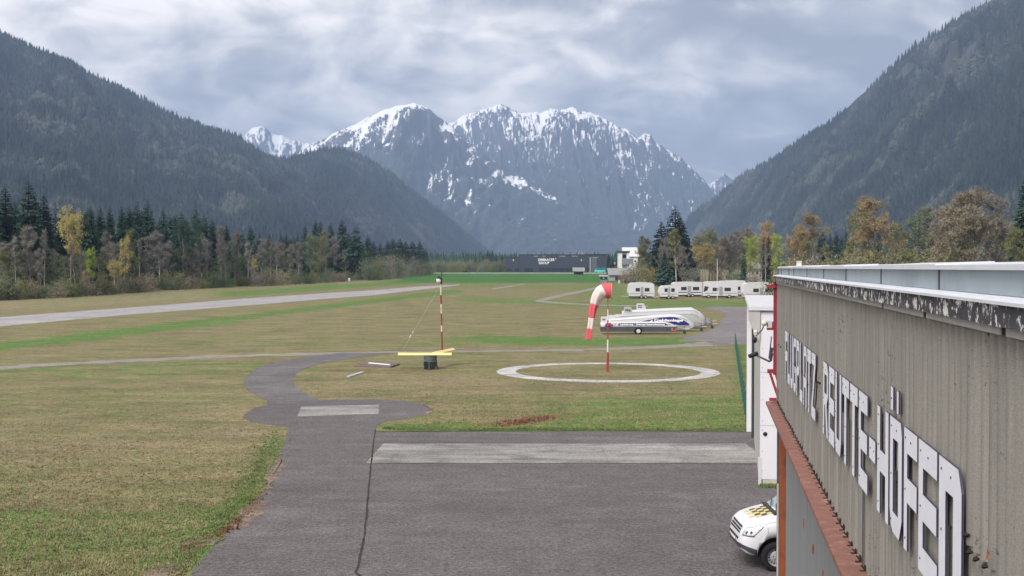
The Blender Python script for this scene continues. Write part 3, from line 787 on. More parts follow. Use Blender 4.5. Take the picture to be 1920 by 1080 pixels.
# board below the parapet, its paint peeling, in lengths
jy = [WL(x, 560)[0] for x in (1548, 1674, 1758, 1915)]
ends = [0.1] + jy + [jy[-1]-2.4*k for k in range(1, 12)]
for a, c in zip(ends[:-1], ends[1:]):
    b_ = MB(); b_.box(-.115, -.075, c+.006, a, Z_BOARD, Z_LIP-.012); b_.build('fascia_board', M['peeling'], hangar)
    b_ = MB(); b_.box(-.074, -.066, c+.08, a-.03, Z_BOARD-.045, Z_BOARD+.05); b_.build('batten', M['concrete_trim'], hangar)
# the drip flashing and the zinc parapet, one panel after another
jp = [WL(x, 520)[0] for x in (1482, 1491, 1516, 1548, 1590.6, 1657.5, 1768)]
pan = [0.12, -.9] + jp + [jp[-1]-2.55*k for k in range(1, 7)]
for k, (a, c) in enumerate(zip(pan[:-1], pan[1:])):
    if a-c < .1: continue
    b_ = MB(); b_.prism([(-.135, Z_LIP-.012), (.0, Z_LIP-.012), (.0, Z_LIP+.022), (-.135, Z_LIP+.004)], 1, c+.004, a); b_.build('drip_flashing', M['zinc_light'], hangar)
    o = MB(); o.box(-.02, .0, c+.012, a-.012, Z_LIP+.022, Z_TOP-.045); o.build('parapet_panel', M['zinc'], hangar)
    s_ = MB(); s_.box(-.028, .0, a-.012, a+.012, Z_LIP+.023, Z_TOP-.045); s_.build('panel_seam', M['chassis'], hangar)
    t_ = .006*(k % 2)
    o = MB(); o.prism([(-.05, Z_TOP-.045), (-.035, Z_TOP-.045), (.30, Z_TOP-.06), (.30, Z_TOP+.0+t_), (-.05, Z_TOP-.018+t_)], 1, c-.02, a-.02); o.build('coping', M['zinc_light'], hangar)
# rusty ledge over the doors
lj = [WL(x, y)[0] for x, y in ((1468,767),(1509,850),(1530,887),(1548,930),(1566,965),(1593,1008))]
lj = [.3] + lj + [lj[-1]-1.42*k for k in range(1, 14)]
LD = .225
for a, c in zip(lj[:-1], lj[1:]):
    if a-c < .05: continue
    b_ = MB(); b_.prism([(-LD-.03, Z_LEDGE-.05), (-LD-.015, Z_LEDGE-.05), (-LD-.01, Z_LEDGE-.012), (-.02, Z_LEDGE-.004), (-.02, Z_LEDGE+.01), (-LD-.03, Z_LEDGE)], 1, c+.008, a); b_.build('ledge_sheet', M['rust'], hangar)
b_ = MB(); b_.box(.03, .38, YN, .25, Z_LEDGE-.42, Z_LEDGE-.055); b_.build('door_rail_housing', M['dark_grey'], hangar)
clip = MB(); clip.box(-.062, -.052, -.02, .02, 0, .05); clip.box(-.10, -.052, -.022, .022, -.004, .0); clip.tube([(-.062,.0,.02),(-.09,.01,.045)], [.012,.006], 5)
clip_me = clip.mesh('ledge_clip', M['moss'])
r_ = random.Random(5)
for i in range(70):
    link('ledge_clip', clip_me, hangar, (.012, -.25-.354*i+.05*r_.random(), Z_LEDGE+.012), None, (1, .8+.7*r_.random(), .7+.7*r_.random()))
# moss and torn fixings along the lap of the two courses
lap = MB(); lap.tube([(-.05,-.03,0),(-.075,0,-.012),(-.055,.035,.008)], [.012,.026,.01], 5); lap.tube([(-.06,.02,-.01),(-.07,.03,-.04)], [.014,.004], 4)
lap_me = lap.mesh('lap_fixing', M['moss'])
for (x, y) in [(1463,646),(1466,650),(1534,711),(1540,718),(1537,716),(1819,1001),(1811,1018),(1826,1033),(1838,1047),(1855,1060)]:
    yy, zz = WL(x, y, -.04); link('lap_fixing', lap_me, hangar, (-.02, yy, zz), None, (.6, .5+.5*r_.random(), .55))
lf = MB(); lf.add([(-.07,-.03,0),(-.08,0,.035),(-.07,.03,.0),(-.09,0,-.04)], [(0,1,2),(0,2,3)])
yy, zz = WL(1866, 1039, -.04); lf.build('caught_leaf', M['orange_steel'], hangar, loc=(0, yy, zz))
hole_b = MB(); hole_b.box(-.053, -.049, -.035, .035, -.09, .09)
yy, zz = WL(1506.5, 548, -.04); hole_b.build('torn_slot', M['black'], hangar, loc=(0, yy, zz))
# letters: 4 x 5 stencil cells cut from sheet, standing off the wall
def L_box(*r): return [[(x0,y0),(x1,y0),(x1,y1),(x0,y1)] for x0,y0,x1,y1 in r]
GLY = {
 'F': L_box((0,0,1,5),(1,4,4,5),(1,2,3.9,3)),
 'E': L_box((0,0,1,5),(1,4,4,5),(1,2,3.9,3),(1,0,4.1,1)),
 'L': L_box((0,0,1.1,5),(1.1,0,3.6,1)),
 'U': L_box((0,.9,1.05,5),(2.95,.9,4,5)) + [[(0,.9),(.5,0),(3.4,0),(4,.9)]],
 'G': L_box((0,.8,1,4.2),(2.9,.8,3.9,2.4),(2,1.8,2.9,2.4)) + [[(0,4.2),(3.9,4.2),(3.9,5),(.6,5)], [(0,.8),(.6,0),(3.3,0),(3.9,.8)]],
 'P': L_box((0,0,1.1,5),(1.1,4.1,3,5),(1.1,1.9,3,2.7)) + [[(3,1.9),(3.9,2.5),(3.9,4.4),(3,5)]],
 'A': L_box((0,0,1,4.2),(2.9,0,3.9,4.2),(1,1.6,2.9,2.4)) + [[(0,4.2),(3.9,4.2),(3.3,5),(.6,5)]],
 'T': L_box((0,4,4,5),(1.3,0,2.5,4)),
 'Z': L_box((0,4.1,4,5),(0,0,4,.9)) + [[(0,.9),(1.3,.9),(4,4.1),(2.7,4.1)]],
 'R': L_box((0,0,1.0,5),(1.0,4.2,3,5),(1.0,2.1,3,2.9)) + [[(3,2.3),(3.9,2.8),(3.9,4.4),(3,5)], [(1.6,2.1),(2.8,2.1),(4,0),(2.9,0)]],
 '-': L_box((.2,2.05,3.2,3.1)),
 'H': L_box((0,0,1.0,5),(2.9,0,3.9,5),(1.0,2.0,2.9,3)),
 'O': L_box((0,.9,1.0,5),(2.7,.9,3.8,4.1),(1,4.1,2.7,5)) + [[(2.7,4.1),(3.8,4.1),(3.8,4.4),(3.4,5),(2.7,5)], [(0,.9),(.4,0.25),(1.0,0),(3.0,0),(3.8,.9)]],
 'N': L_box((0,0,1.2,5),(2.55,0,3.95,3.95),(1.2,3.95,2.55,5)) + [[(2.55,3.95),(3.95,3.95),(3.95,4.3),(3.4,5),(2.55,5)]],
 ':': L_box((.2,5.3,.95,6.3),(2.15,5.3,2.7,6.25)),
}
ZL1, ZL0 = zs(.765), zs(1.352)
scr = MB(); scr.tube([(-.004,0,0),(.002,0,0)], .008, 6); scr_me = scr.mesh('screw', M['dark_grey'])
def letter(ch, y_left, y_right, z0=None, label=None):
    w = y_left - y_right; h = (ZL1-ZL0)/5; cw = w/4
    b_ = MB()
    for poly in GLY[ch]:
        pp = [(y_left - px_*cw, ZL0 + py_*h) for px_, py_ in poly]
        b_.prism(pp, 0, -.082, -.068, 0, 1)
    o = b_.build('letter', [M['letter_white'], M['navy']], hangar)  # front and back faces white, cut edges dark navy
    o['label'] = label or ('white cut-out letter ' + {'-': 'dash', ':': 'umlaut dots'}.get(ch, ch))
    ex = {'-': [(.9,2.6),(2.6,2.6)], ':': [(.55,5.8)]}.get(ch, [(.5,4.6),(2.2,4.55) if ch not in 'HUL' else (.5,3.2),(.5,.5) if ch not in 'TZ' else (1.9,.5),(.5,2.5) if ch not in 'TZ' else (1.9,2.2)])
    for (px_, py_) in ex: link('screw', scr_me, o, (-.083, y_left - px_*cw, ZL0+py_*h))
ly = lambda x: WL(x, 700, -.082)[0]
yF, yZ = ly(1472), ly(1529.5); st = (yF-yZ)/8.93
for i, ch in enumerate('FLUGPLATZ'): letter(ch, yF-st*i, yF-st*(i+.86))
yR, yE = ly(1543.5), ly(1628); st = (yR-yE)/5.93
for i, ch in enumerate('REUTTE'): letter(ch, yR-st*i, yR-st*(i+.86))
letter('-', ly(1629.5), ly(1645)); letter('H', ly(1645.5), ly(1667)); letter('O', ly(1669.5), ly(1693)); letter(':', ly(1669.5), ly(1693))
letter('F', ly(1696), ly(1720.5)); letter('E', ly(1723.5), ly(1758)); letter('N', ly(1762), ly(1805))
# narrow dark upright strip on the wall below the E
b_ = MB(); yy, _ = WL(1628, 1000); b_.box(-.05, -.045, yy-.018, yy+.018, Z_LEDGE+.02, ZL0-.01); b_.build('dark_strip', M['dark_grey'], hangar)
# sliding doors below the ledge
for i in range(6):
    b_ = MB(); ya_, yb_ = -.72-5.2*i, -.72-5.2*(i+1)+.03
    k = 90; vs = []
    for q in range(k+1):
        y = ya_ + (yb_-ya_)*q/k; x = .10 + .012*(1 if (q % 3) else -1); vs += [(x, y, -.2), (x, y, Z_LEDGE-.42)]
    b_.add(vs, [(2*q, 2*q+1, 2*q+3, 2*q+2) for q in range(k)]); b_.build('sliding_door', M['door_sheet'], hangar)
sl = MB(); sl.box(.075, .086, -.03, .03, -.065, .065); sl_me = sl.mesh('door_slot', M['orange_steel'])
for x, y in ((1507,981),(1523.7,1029),(1543,1078)):
    yy, zz = WL(x, y, .08); link('door_slot', sl_me, hangar, (0, yy, zz))
yy0, _ = WL(1477, 960); yy1, _ = WL(1494, 960, .12)
b_ = MB(); b_.box(-.02, .045, -.62, -.30, -.3, Z_LEDGE-.425); b_.box(.045, .25, -.66, -.60, -.3, Z_LEDGE-.425); b_.build('door_column', M['orange_steel'], hangar)
b_ = MB()
for k in range(24): b_.box(-.045, .30, -.24+.004*(k%2), .06, -.3+.205*k, -.3+.205*k+.195)
b_.build('brick_pier', M['brick'], hangar)
b_ = MB(); b_.box(-.06, -.03, -.36, -.28, -.2, 2.75); b_.build('pier_edge', M['concrete_trim'], hangar)
# red steel at the far corner
def hz_(x, y, off): return WL(x, y, off)
b_ = MB(); z0 = WL(1455, 700, -.05)[1]; z1 = WL(1455, 528, -.05)[1]
b_.box(-.115, -.02, .04, .12, z0, z1); b_.box(-.125, -.1, .03, .05, z0, z1)
b_.build('corner_post', M['red_steel'], hangar)
b_ = MB(); b_.box(-.20, -.0, .0, .05, 4.35, 4.41); b_.bar((-.2,.03,4.95),(-.02,.03,4.40), .05, .05); b_.bar((-.1,.03,4.98),(.0,.03,4.60), .04, .04); b_.box(-.24,-.02,.0,.06,4.90,4.98); b_.build('corner_bracket', M['red_steel'], hangar)
b_ = MB(); b_.box(-.25, .3, .0, .14, 6.60, 6.66); b_.bar((-.25,.07,6.60),(.0,.07,6.72), .06, .05); b_.build('eave_bracket', M['red_steel'], hangar)

# ------------------------------------------------------------------ fittings at the hangar corner
def hpt(x, y, z): return hangar.matrix_world @ Vector((x, y, z))
pt = lambda px, py, D=25.7: P(px, py, D)
o = empty('security_camera', pt(1447, 652), 'black bullet camera on a bent arm by the red hangar corner', 'camera')
base = Vector(o.location)
def local(v): return Vector(v) - base
b_ = MB(); b_.tube([local(pt(1452,664)), local(pt(1448,664)), local(pt(1446,676)), local(pt(1443,678)), local(pt(1418,666))], .02, 8); b_.build('arm', M['chassis'], o, smooth=True)
b_ = MB(); b_.tube([local(pt(1421,662)), local(pt(1418,663)), local(pt(1405,668)), local(pt(1403.5,668.5))], [.035,.045,.045,.03], 10); b_.build('housing', M['black'], o)
b_ = MB(); b_.bar(local(pt(1448,652)), local(pt(1444.5,676)), .04, .05); b_.build('bracket', M['dark_grey'], o)
o = empty('satellite_panel', pt(1444, 650, 25.9), 'narrow dark blue panel tilted against the red corner post', 'panel'); base = Vector(o.location)
b_ = MB(); b_.add([local(pt(1446,629,25.9)), local(pt(1447.5,632,25.9)), local(pt(1444,672,25.9)), local(pt(1440.5,673,25.9)),
                   local(pt(1446,629,26.1)), local(pt(1447.5,632,26.1)), local(pt(1444,672,26.1)), local(pt(1440.5,673,26.1))], [(0,1,2,3),(7,6,5,4),(0,4,5,1),(1,5,6,2),(2,6,7,3),(3,7,4,0)]); b_.build('face', M['navy'], o)
b_ = MB(); b_.bar(local(pt(1443,668,26.0)), local(pt(1453,662,26.0)), .03, .03); b_.build('stay', M['dark_grey'], o)
o = empty('siren', pt(1433, 606, 26.0), 'round cream siren on a red and white bracket', 'siren'); base = Vector(o.location)
b_ = MB(); b_.tube([local(pt(1433,606,25.85)), local(pt(1433,606,25.9)), local(pt(1433.2,606,26.0)), local(pt(1433.5,606,26.1))], [.035,.06,.06,.04], 14); b_.build('horn', M['cam_white'], o, smooth=True)
b_ = MB(); b_.box(.065,.15,-.06,.06,-.09,.05); b_.build('junction_box', M['white_paint'], o)
b_ = MB(); b_.box(.15,.22,-.07,.07,-.10,.03); b_.box(.066,.22,-.07,.07,-.14,-.10); b_.build('bracket', M['red_steel'], o)
b_ = MB(); b_.bar(local(pt(1449,612,26.0)), local(pt(1462,628,25.6)), .03, .03); b_.build('stay', M['rust'], o)
o = empty('dome_camera', pt(1417, 625, 26.0), 'white and black dome camera hanging on a cable below the siren', 'camera'); base = Vector(o.location)
b_ = MB(); b_.tube([local(pt(1432,612,26)), local(pt(1428,620,26)), local(pt(1421,626,26)), local(pt(1418,630,26))], .012, 6); b_.build('cable', M['dark_grey'], o)
b_ = MB(); b_.tube([local(pt(1417,619,26)), local(pt(1417,622,26)), local(pt(1417,628,26))], [.03,.05,.04], 10); b_.build('cap', M['cam_white'], o)
b_ = MB(); b_.tube([local(pt(1415.5,632,26)), local(pt(1415.3,636,26)), local(pt(1415,640,26)), local(pt(1415,643,26))], [.03,.05,.045,.02], 10); b_.build('dome', M['black'], o)

# ------------------------------------------------------------------ the white side building
o = empty('white_building', P(1424, 912, 39.0), 'narrow white flat-roofed building beyond the end of the hangar', 'building')
bx = G(1424, 912); o.location = (bx.x, bx.y, 0); o.rotation_euler = (0, 0, -math.atan2(G(1412,808).x-bx.x, G(1412,808).y-bx.y))
WB = o; WH = 5.45; DL = (G(1412,808)-bx).length
for zi, (za_, zb_) in enumerate(((.22,1.9),(1.9,3.55),(3.55,WH))):
    for xi in range(6):
        b_ = MB(); b_.box(.012+1.25*xi, 1.25*(xi+1), .0, .06, za_+.006, zb_-.004); b_.build('wall_panel', M['white_panel'], WB)
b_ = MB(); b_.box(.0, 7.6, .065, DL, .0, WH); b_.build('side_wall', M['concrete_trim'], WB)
b_ = MB(); b_.box(.1, 7.4, .012, .064, -.1, .215); b_.build('plinth', M['plinth'], WB)
b_ = MB(); b_.box(-.04, .06, -.012, .10, .0, .9); b_.build('corner_angle', M['white_paint'], WB)
b_ = MB(); b_.box(-.36, 7.8, -.10, DL+.3, WH+.03, WH+.15); b_.build('roof', M['white_paint'], WB)
b_ = MB(); b_.prism([(.0,WH+.02),(-.35,WH+.02),(-.355,WH-.26),(-.14,WH-.75),(-.002,WH-.9)], 1, -.06, .0); b_.build('eave_end', M['concrete_trim'], WB)
b_ = MB(); b_.box(-.27, -.012, DL-.35, DL+.05, -.1, WH+.02); b_.build('pilaster', M['white_panel'], WB)
b_ = MB(); b_.tube([(-.05,DL-2.2,0),(-.05,DL-2.2,WH)], .055, 8); b_.build('downpipe', M['dark_grey'], WB)
bolt = MB(); bolt.tube([(0,-.008,0),(0,.0,0)], .016, 6); bolt_me = bolt.mesh('bolt', M['grey_print'])
for zz in (.5,1.1,1.75,2.05,2.7,3.4,3.7,4.3,5.0):
    for xx in (.08,.62,1.18,1.33): link('bolt', bolt_me, WB, (xx, -.001, zz))
o = empty('wall_camera', P(1434, 810, 38.9), 'small white wall camera with a black ball eye low on the white building', 'camera')
b_ = MB(); b_.tube([(0,.06,.03),(0,-.02,.03),(0,-.05,.0)], [.05,.055,.045], 10); b_.build('mount', M['cam_white'], o)
b_ = MB(); b_.tube([(0,-.05,-.0),(0,-.06,-.04),(0,-.06,-.09),(0,-.06,-.12)], [.05,.075,.065,.02], 10); b_.build('eye', M['black'], o)

# ------------------------------------------------------------------ van
van = empty('van', (0,0,0), 'white van nosing out past the hangar corner, yellow and black chequers on its bonnet', 'van')
van.location = (5.15, 29.02, 0); van.rotation_euler = (0, 0, R(0.5))
VL, VW = 5.1, .955
PROF = [(0,.52,.60),(.02,.50,.74),(.06,.44,.86),(.14,.38,1.0),(.26,.34,1.085),(.45,.32,1.15),(.65,.31,1.205),(.82,.30,1.245),(.95,.30,1.30),(1.10,.30,1.42),(1.30,.30,1.585),(1.52,.30,1.745),(1.72,.30,1.85),(1.95,.30,1.90),(2.4,.30,1.925),(3.2,.30,1.93),(4.2,.30,1.92),(4.8,.31,1.89),(5.0,.34,1.80),(5.08,.40,1.4),(5.1,.46,.9)]
HW = [(0,.50),(.02,.62),(.06,.74),(.14,.84),(.26,.895),(.45,.925),(.65,.94),(1,.955),(4.6,.955),(4.9,.93),(5.05,.88),(5.1,.8)]
HT = [(0,.46),(.06,.62),(.14,.68),(.26,.72),(.45,.74),(.8,.76),(1.1,.72),(1.5,.69),(1.9,.68),(4.5,.68),(5.0,.62),(5.1,.6)]
BELT = [(0,.56),(.06,.70),(.14,.80),(.26,.90),(.45,.98),(.8,1.06),(1.1,1.10),(5.1,1.10)]
xs_v = sorted(set([0,.01,.025,.045,.07,.1,.14,.19,.25,.32,.4,.5,.6,.7,.78,.85,.92,1.0,1.1,1.2,1.35,1.5,1.65,1.8,1.95,2.2,2.6,3.0,3.3,3.7,4.1,4.5,4.75,4.9,5.0,5.05,5.08,5.1]))
def vsec(x):
    zb = interp([(p[0],p[1]) for p in PROF], x); zt = interp([(p[0],p[2]) for p in PROF], x); hw = interp(HW, x); ht = min(interp(HT, x), hw); bl = min(interp(BELT, x), zt-.03)
    pts = [(0,zb),(hw*.8,zb),(hw*.97,zb+.04),(hw,zb+.2*(bl-zb)),(hw*1.005,zb+.55*(bl-zb)),(hw*.99,zb+.85*(bl-zb)),(hw*.965,bl)]
    dz = zt-bl
    pts += [(hw*.965+(ht-hw*.965)*.35, bl+dz*.38), (hw*.965+(ht-hw*.965)*.72, bl+dz*.72), (ht*.98, bl+dz*.88), (ht*.88, bl+dz*.96), (ht*.6, zt-.012*min(1,dz/.1)), (ht*.3, zt-.002), (0, zt)]
    return pts
NS = 14
body, glassw, glasss = MB(), MB(), MB()
secs = [vsec(x) for x in xs_v]
full = []
for x, sc_ in zip(xs_v, secs):
    ring_ = [(x, -y, z) for y, z in sc_] + [(x, y, z) for y, z in reversed(sc_[1:-1])]
    full.append(ring_)
nr = len(full[0])
for p in full: body.v += p
for i in range(len(xs_v)-1):
    for j in range(nr):
        j2 = (j+1) % nr; fc = (i*nr+j, i*nr+j2, (i+1)*nr+j2, (i+1)*nr+j)
        jj = j if j < NS-1 else nr-1-j     # band index from the sill to the roof
        xm = (xs_v[i]+xs_v[i+1])/2
        if .92 < xm < 1.66 and jj >= 10: tgt = 1
        elif 1.1 < xm < 4.6 and jj in (6, 7): tgt = 2
        else: tgt = 0
        body.f.append(fc); body.m.append(tgt)
body.f.append(tuple(range(nr))); body.m.append(0)
body.f.append(tuple((len(xs_v)-1)*nr + k for k in range(nr-1, -1, -1))); body.m.append(0)
def split(mb, which):
    q = MB(); mp_ = {}
    for f, m_i in zip(mb.f, mb.m):
        if m_i != which: continue
        nf = []
        for i in f:
            if i not in mp_: mp_[i] = len(q.v); q.v.append(mb.v[i])
            nf.append(mp_[i])
        q.f.append(tuple(nf)); q.m.append(0)
    return q
bodo = split(body, 0).build('body', M['van_paint'], van, smooth=True)
split(body, 1).build('windscreen', M['glass'], van, smooth=True); split(body, 2).build('side_window', M['dark_glass'], van, smooth=True)
WX = (.80, 4.0); WR = .335
cut = MB()
for wx in WX:
    for sg in (-1, 1): cut.tube([(wx, sg*1.2, WR+.03), (wx, sg*.62, WR+.03)], .425, 40)
cuto = cut.build('arch_cutter', M['black'], van)
md = bodo.modifiers.new('arches', 'BOOLEAN'); md.object = cuto; md.operation = 'DIFFERENCE'; md.solver = 'EXACT'
dg = bpy.context.evaluated_depsgraph_get(); dg.update()
nm_ = bpy.data.meshes.new_from_object(bodo.evaluated_get(dg)); bodo.modifiers.clear(); bodo.data = nm_
bpy.data.objects.remove(cuto)
for p in nm_.polygons: p.use_smooth = True
inn = MB(); inn.box(.3, 4.85, -.72, .72, .34, 1.0); inn.build('underbody', M['black'], van)
b_ = MB()                                      # dark seats and dashboard behind the glass
b_.box(.95, 1.15, -.66, .66, 1.0, 1.235); b_.box(1.7, 1.85, -.55, -.1, 1.0, 1.55); b_.box(1.7, 1.85, .1, .55, 1.0, 1.55); b_.build('dashboard', M['black'], van)
for wx in WX:
    for sg in (-1, 1):
        w_ = MB(); n = 40; prof = [(.205,.0),(.24,-.012),(.30,-.012),(.325,.01),(.335,.04),(.335,.17),(.32,.205),(.22,.21)]
        vs = []
        for k in range(n):
            a = 2*math.pi*k/n
            for (r, d) in prof: vs.append((r*math.cos(a), sg*(.945-d), r*math.sin(a)))
        m_n = len(prof)
        w_.add(vs, [(k*m_n+q, k*m_n+q+1, ((k+1)%n)*m_n+q+1, ((k+1)%n)*m_n+q) for k in range(n) for q in range(m_n-1)])
        wh = w_.build('wheel', M['rubber'], van, smooth=True, loc=(wx, 0, WR))
        q_ = MB(); n = 64; rings = [(.212,.935),(.205,.915),(.186,.905),(.178,.895),(.132,.893),(.122,.905),(.085,.915),(.06,.912),(.05,.93),(.0,.932)]
        vs = []
        for k in range(n):
            a = 2*math.pi*k/n
            for (r, d) in rings[:-1]: vs.append((r*math.cos(a), sg*d, r*math.sin(a)))
        mr_ = len(rings)-1; vs.append((0, sg*.932, 0)); fs = []
        for k in range(n):
            k2 = (k+1) % n
            for q in range(mr_-1):
                if q == 3 and (k % 4) in (0, 1): continue      # the ventilation holes
                fs.append((k*mr_+q, k*mr_+q+1, k2*mr_+q+1, k2*mr_+q))
            fs.append((k*mr_+mr_-1, len(vs)-1, k2*mr_+mr_-1))
        q_.add(vs, fs); q_.build('rim', M['rim'], wh)
        d_ = MB(); d_.tube([(0, sg*.80, 0), (0, sg*.86, 0)], .205, 32); d_.build('brake_drum', M['black'], wh)
        for k in range(5):
            a = 2*math.pi*k/5+.3; t_ = MB(); t_.tube([(.072*math.cos(a), sg*.905, .072*math.sin(a)), (.072*math.cos(a), sg*.928, .072*math.sin(a))], .012, 6); t_.build('wheel_nut', M['dark_grey'], wh)
def side_y(x, z):
    s_ = vsec(x)
    for (y0, z0), (y1, z1) in zip(s_[1:-1], s_[2:]):
        if z0 <= z <= z1: return y0+(y1-y0)*(z-z0)/max(1e-6, z1-z0)
    return s_[4][0]
def top_z(x, y):
    s_ = vsec(x); y = abs(y)
    for (y0, z0), (y1, z1) in zip(s_[7:-1], s_[8:]):
        if y1 <= y <= y0: return z1+(z0-z1)*(y-y1)/max(1e-6, y0-y1)
    return s_[-1][1]
def front_x(y, z):
    """where the nose reaches half width y at height z"""
    lo = 0.0
    for i in range(400):
        x = i*.0025; s_ = vsec(x)
        if s_[0][1] <= z <= s_[-1][1] and side_y(x, z) >= abs(y): return x
    return .9
def patch(name, pts, m, off=.006, parent=van, n=6, m2=None):
    """a panel laid on the nose: a grid of (y, z) positions pushed onto the skin"""
    (a, b, c, d) = pts; q = MB(); vs = []
    for i in range(n+1):
        for j in range(n+1):
            u, v = i/n, j/n
            y = (a[0]*(1-u)+b[0]*u)*(1-v)+(d[0]*(1-u)+c[0]*u)*v; z = (a[1]*(1-u)+b[1]*u)*(1-v)+(d[1]*(1-u)+c[1]*u)*v
            x = front_x(y, z); vs.append((x-off, y*(1+off*.9), z))
    q.add(vs, [(i*(n+1)+j, (i+1)*(n+1)+j, (i+1)*(n+1)+j+1, i*(n+1)+j+1) for i in range(n) for j in range(n)])
    o = q.build(name, m, parent, smooth=True)
    sm = o.modifiers.new('thick', 'SOLIDIFY'); sm.thickness = .008; sm.offset = 0
    return o
def side_patch(name, pts, m, off=.006, n=8, sg=-1):
    """a panel laid on the flank: (x, z) corners"""
    (a, b, c, d) = pts; q = MB(); vs = []
    for i in range(n+1):
        for j in range(n+1):
            u, v = i/n, j/n
            x = (a[0]*(1-u)+b[0]*u)*(1-v)+(d[0]*(1-u)+c[0]*u)*v; z = (a[1]*(1-u)+b[1]*u)*(1-v)+(d[1]*(1-u)+c[1]*u)*v
            y = side_y(max(0, x), z); vs.append((x-off*.6, sg*(y+off), z))
    q.add(vs, [(i*(n+1)+j, (i+1)*(n+1)+j, (i+1)*(n+1)+j+1, i*(n+1)+j+1) for i in range(n) for j in range(n)])
    o = q.build(name, m, van, smooth=True)
    sm = o.modifiers.new('thick', 'SOLIDIFY'); sm.thickness = .008; sm.offset = 0
    return o
for sg in (-1, 1):
    hl = side_patch('headlight', [(.075,.80),(.30,.80),(.55,1.035),(.13,.93)], M['lamp_glass'], .008, 8, sg)
    bl_ = MB(); bl_.tube([(.16, sg*(side_y(.16,.855)+.012), .855), (.16, sg*(side_y(.16,.855)+.022), .855)], .045, 14); bl_.tube([(.245, sg*(side_y(.245,.875)+.012), .875), (.245, sg*(side_y(.245,.875)+.022), .875)], .035, 12)
    bl_.build('bulb_reflector', M['chrome'], hl)
    side_patch('headlight_surround', [(.072,.785),(.31,.785),(.31,.80),(.072,.80)], M['black'], .006, 4, sg)
    side_patch('bumper_side', [(.03,.52),(.37,.36),(.37,.50),(.03,.60)], M['dark_grey'], .008, 6, sg)
patch('bumper_lower', [(-.70,.50),(.70,.50),(.70,.60),(-.70,.60)], M['dark_grey'], .008, n=12)
for k in range(3): patch('grille_slat', [(-.52,.80+.06*k),(.52,.80+.06*k),(.50,.838+.06*k),(-.50,.838+.06*k)], M['black'], .007, n=10)
patch('air_intake', [(-.5,.66),(.5,.66),(.5,.71),(-.5,.71)], M['black'], .006, n=10)
patch('number_plate', [(-.26,.60),(.26,.60),(.26,.655),(-.26,.655)], M['white_paint'], .02, n=4)
side_patch('wing_seam', [(.60,1.05),(.62,.86),(.625,.86),(.605,1.05)], M['dark_grey'], .002, 3)
side_patch('bonnet_seam', [(.16,.955),(.80,1.115),(.80,1.122),(.16,.962)], M['grey_print'], .002, 6)
# chequers printed on the bonnet
cw_, cl_ = .155, .125
for i in range(4):
    for j in range(6):
        xa_, ya2 = .32+cl_*i, -.46+cw_*j
        cm = M['yellow_print'] if (i+j) % 2 else M['dark_grey']
        if i == 0 and not (i+j) % 2: continue
        q = MB(); g = 2; vs = []
        for a in range(g+1):
            for c in range(g+1):
                x = xa_+cl_*a/g; y = ya2+cw_*c/g*.97; vs.append((x, y, top_z(x, y)+.006))
        q.add(vs, [(a*(g+1)+c, (a+1)*(g+1)+c, (a+1)*(g+1)+c+1, a*(g+1)+c+1) for a in range(g) for c in range(g)]); q.build('bonnet_chequer', cm, van, smooth=True)
b_ = MB(); b_.bar((.86,-.62,top_z(.86,-.62)+.02), (1.0,.05,top_z(.98,.05)+.03), .02, .015); b_.bar((.86,.0,top_z(.86,0)+.02), (1.02,.62,top_z(1.0,.62)+.05), .02, .015); b_.build('wiper', M['black'], van)
b_ = MB(); b_.box(.80, .93, -.70, .70, 1.225, 1.275); b_.build('scuttle', M['black'], van)
for sg in (-1, 1):
    b_ = MB(); b_.box(1.32, 1.46, sg*1.12-.10, sg*1.12+.10, 1.10, 1.36); b_.bar((1.42, sg*.9, 1.14), (1.40, sg*1.06, 1.18), .05, .05); b_.build('mirror', M['black'], van)
    side_patch('door_seam', [(1.62,.42),(1.625,.42),(1.625,1.08),(1.62,1.08)], M['dark_grey'], .002, 4, sg)

# ------------------------------------------------------------------ windsock
ws = empty('windsock', (wc.x, wc.y, 0), 'limp red and white windsock on a banded pole inside the white circle', 'windsock')
zt_ = P(1138, 532, wc.y).z
bands = [(695,660,'r',.052),(660,637,'w',.046),(637,600,'r',.040),(600,580,'w',.034),(580,532,'r',.024)]
for a, c, kk, rr in bands:
    z0 = max(-.05, P(1138,a,wc.y).z); z1 = P(1138,c,wc.y).z; b_ = MB(); b_.tube([(0,0,z0),(0,0,z1-.002)], rr, 12); b_.build('pole_band', M['pole_red' if kk == 'r' else 'pole_white'], ws)
b_ = MB(); b_.tube([(.06*math.cos(1),.05,0),(.06,.05,1.15)], .02, 6); b_.tube([(-.06,-.03,0),(-.06,-.03,.9)], .018, 6); b_.box(-.16,.16,-.16,.16,-.05,.03); b_.build('pole_foot', M['pole_red'], ws)
def wpt(px, py): 
    p = P(px, py, wc.y); return Vector((p.x-wc.x, p.y-wc.y, p.z))
path = [(1146,546,.46),(1141,545,.47),(1134,544.5,.46),(1127,548,.42),(1121,555,.35),(1117,563,.28),(1114.5,571,.235),(1112,579,.215),(1110.5,588,.195),(1109,598,.18),(1107.5,607,.17),(1106.3,614,.165),(1105,622,.165),(1104,630,.17),(1103.2,636.5,.175)]
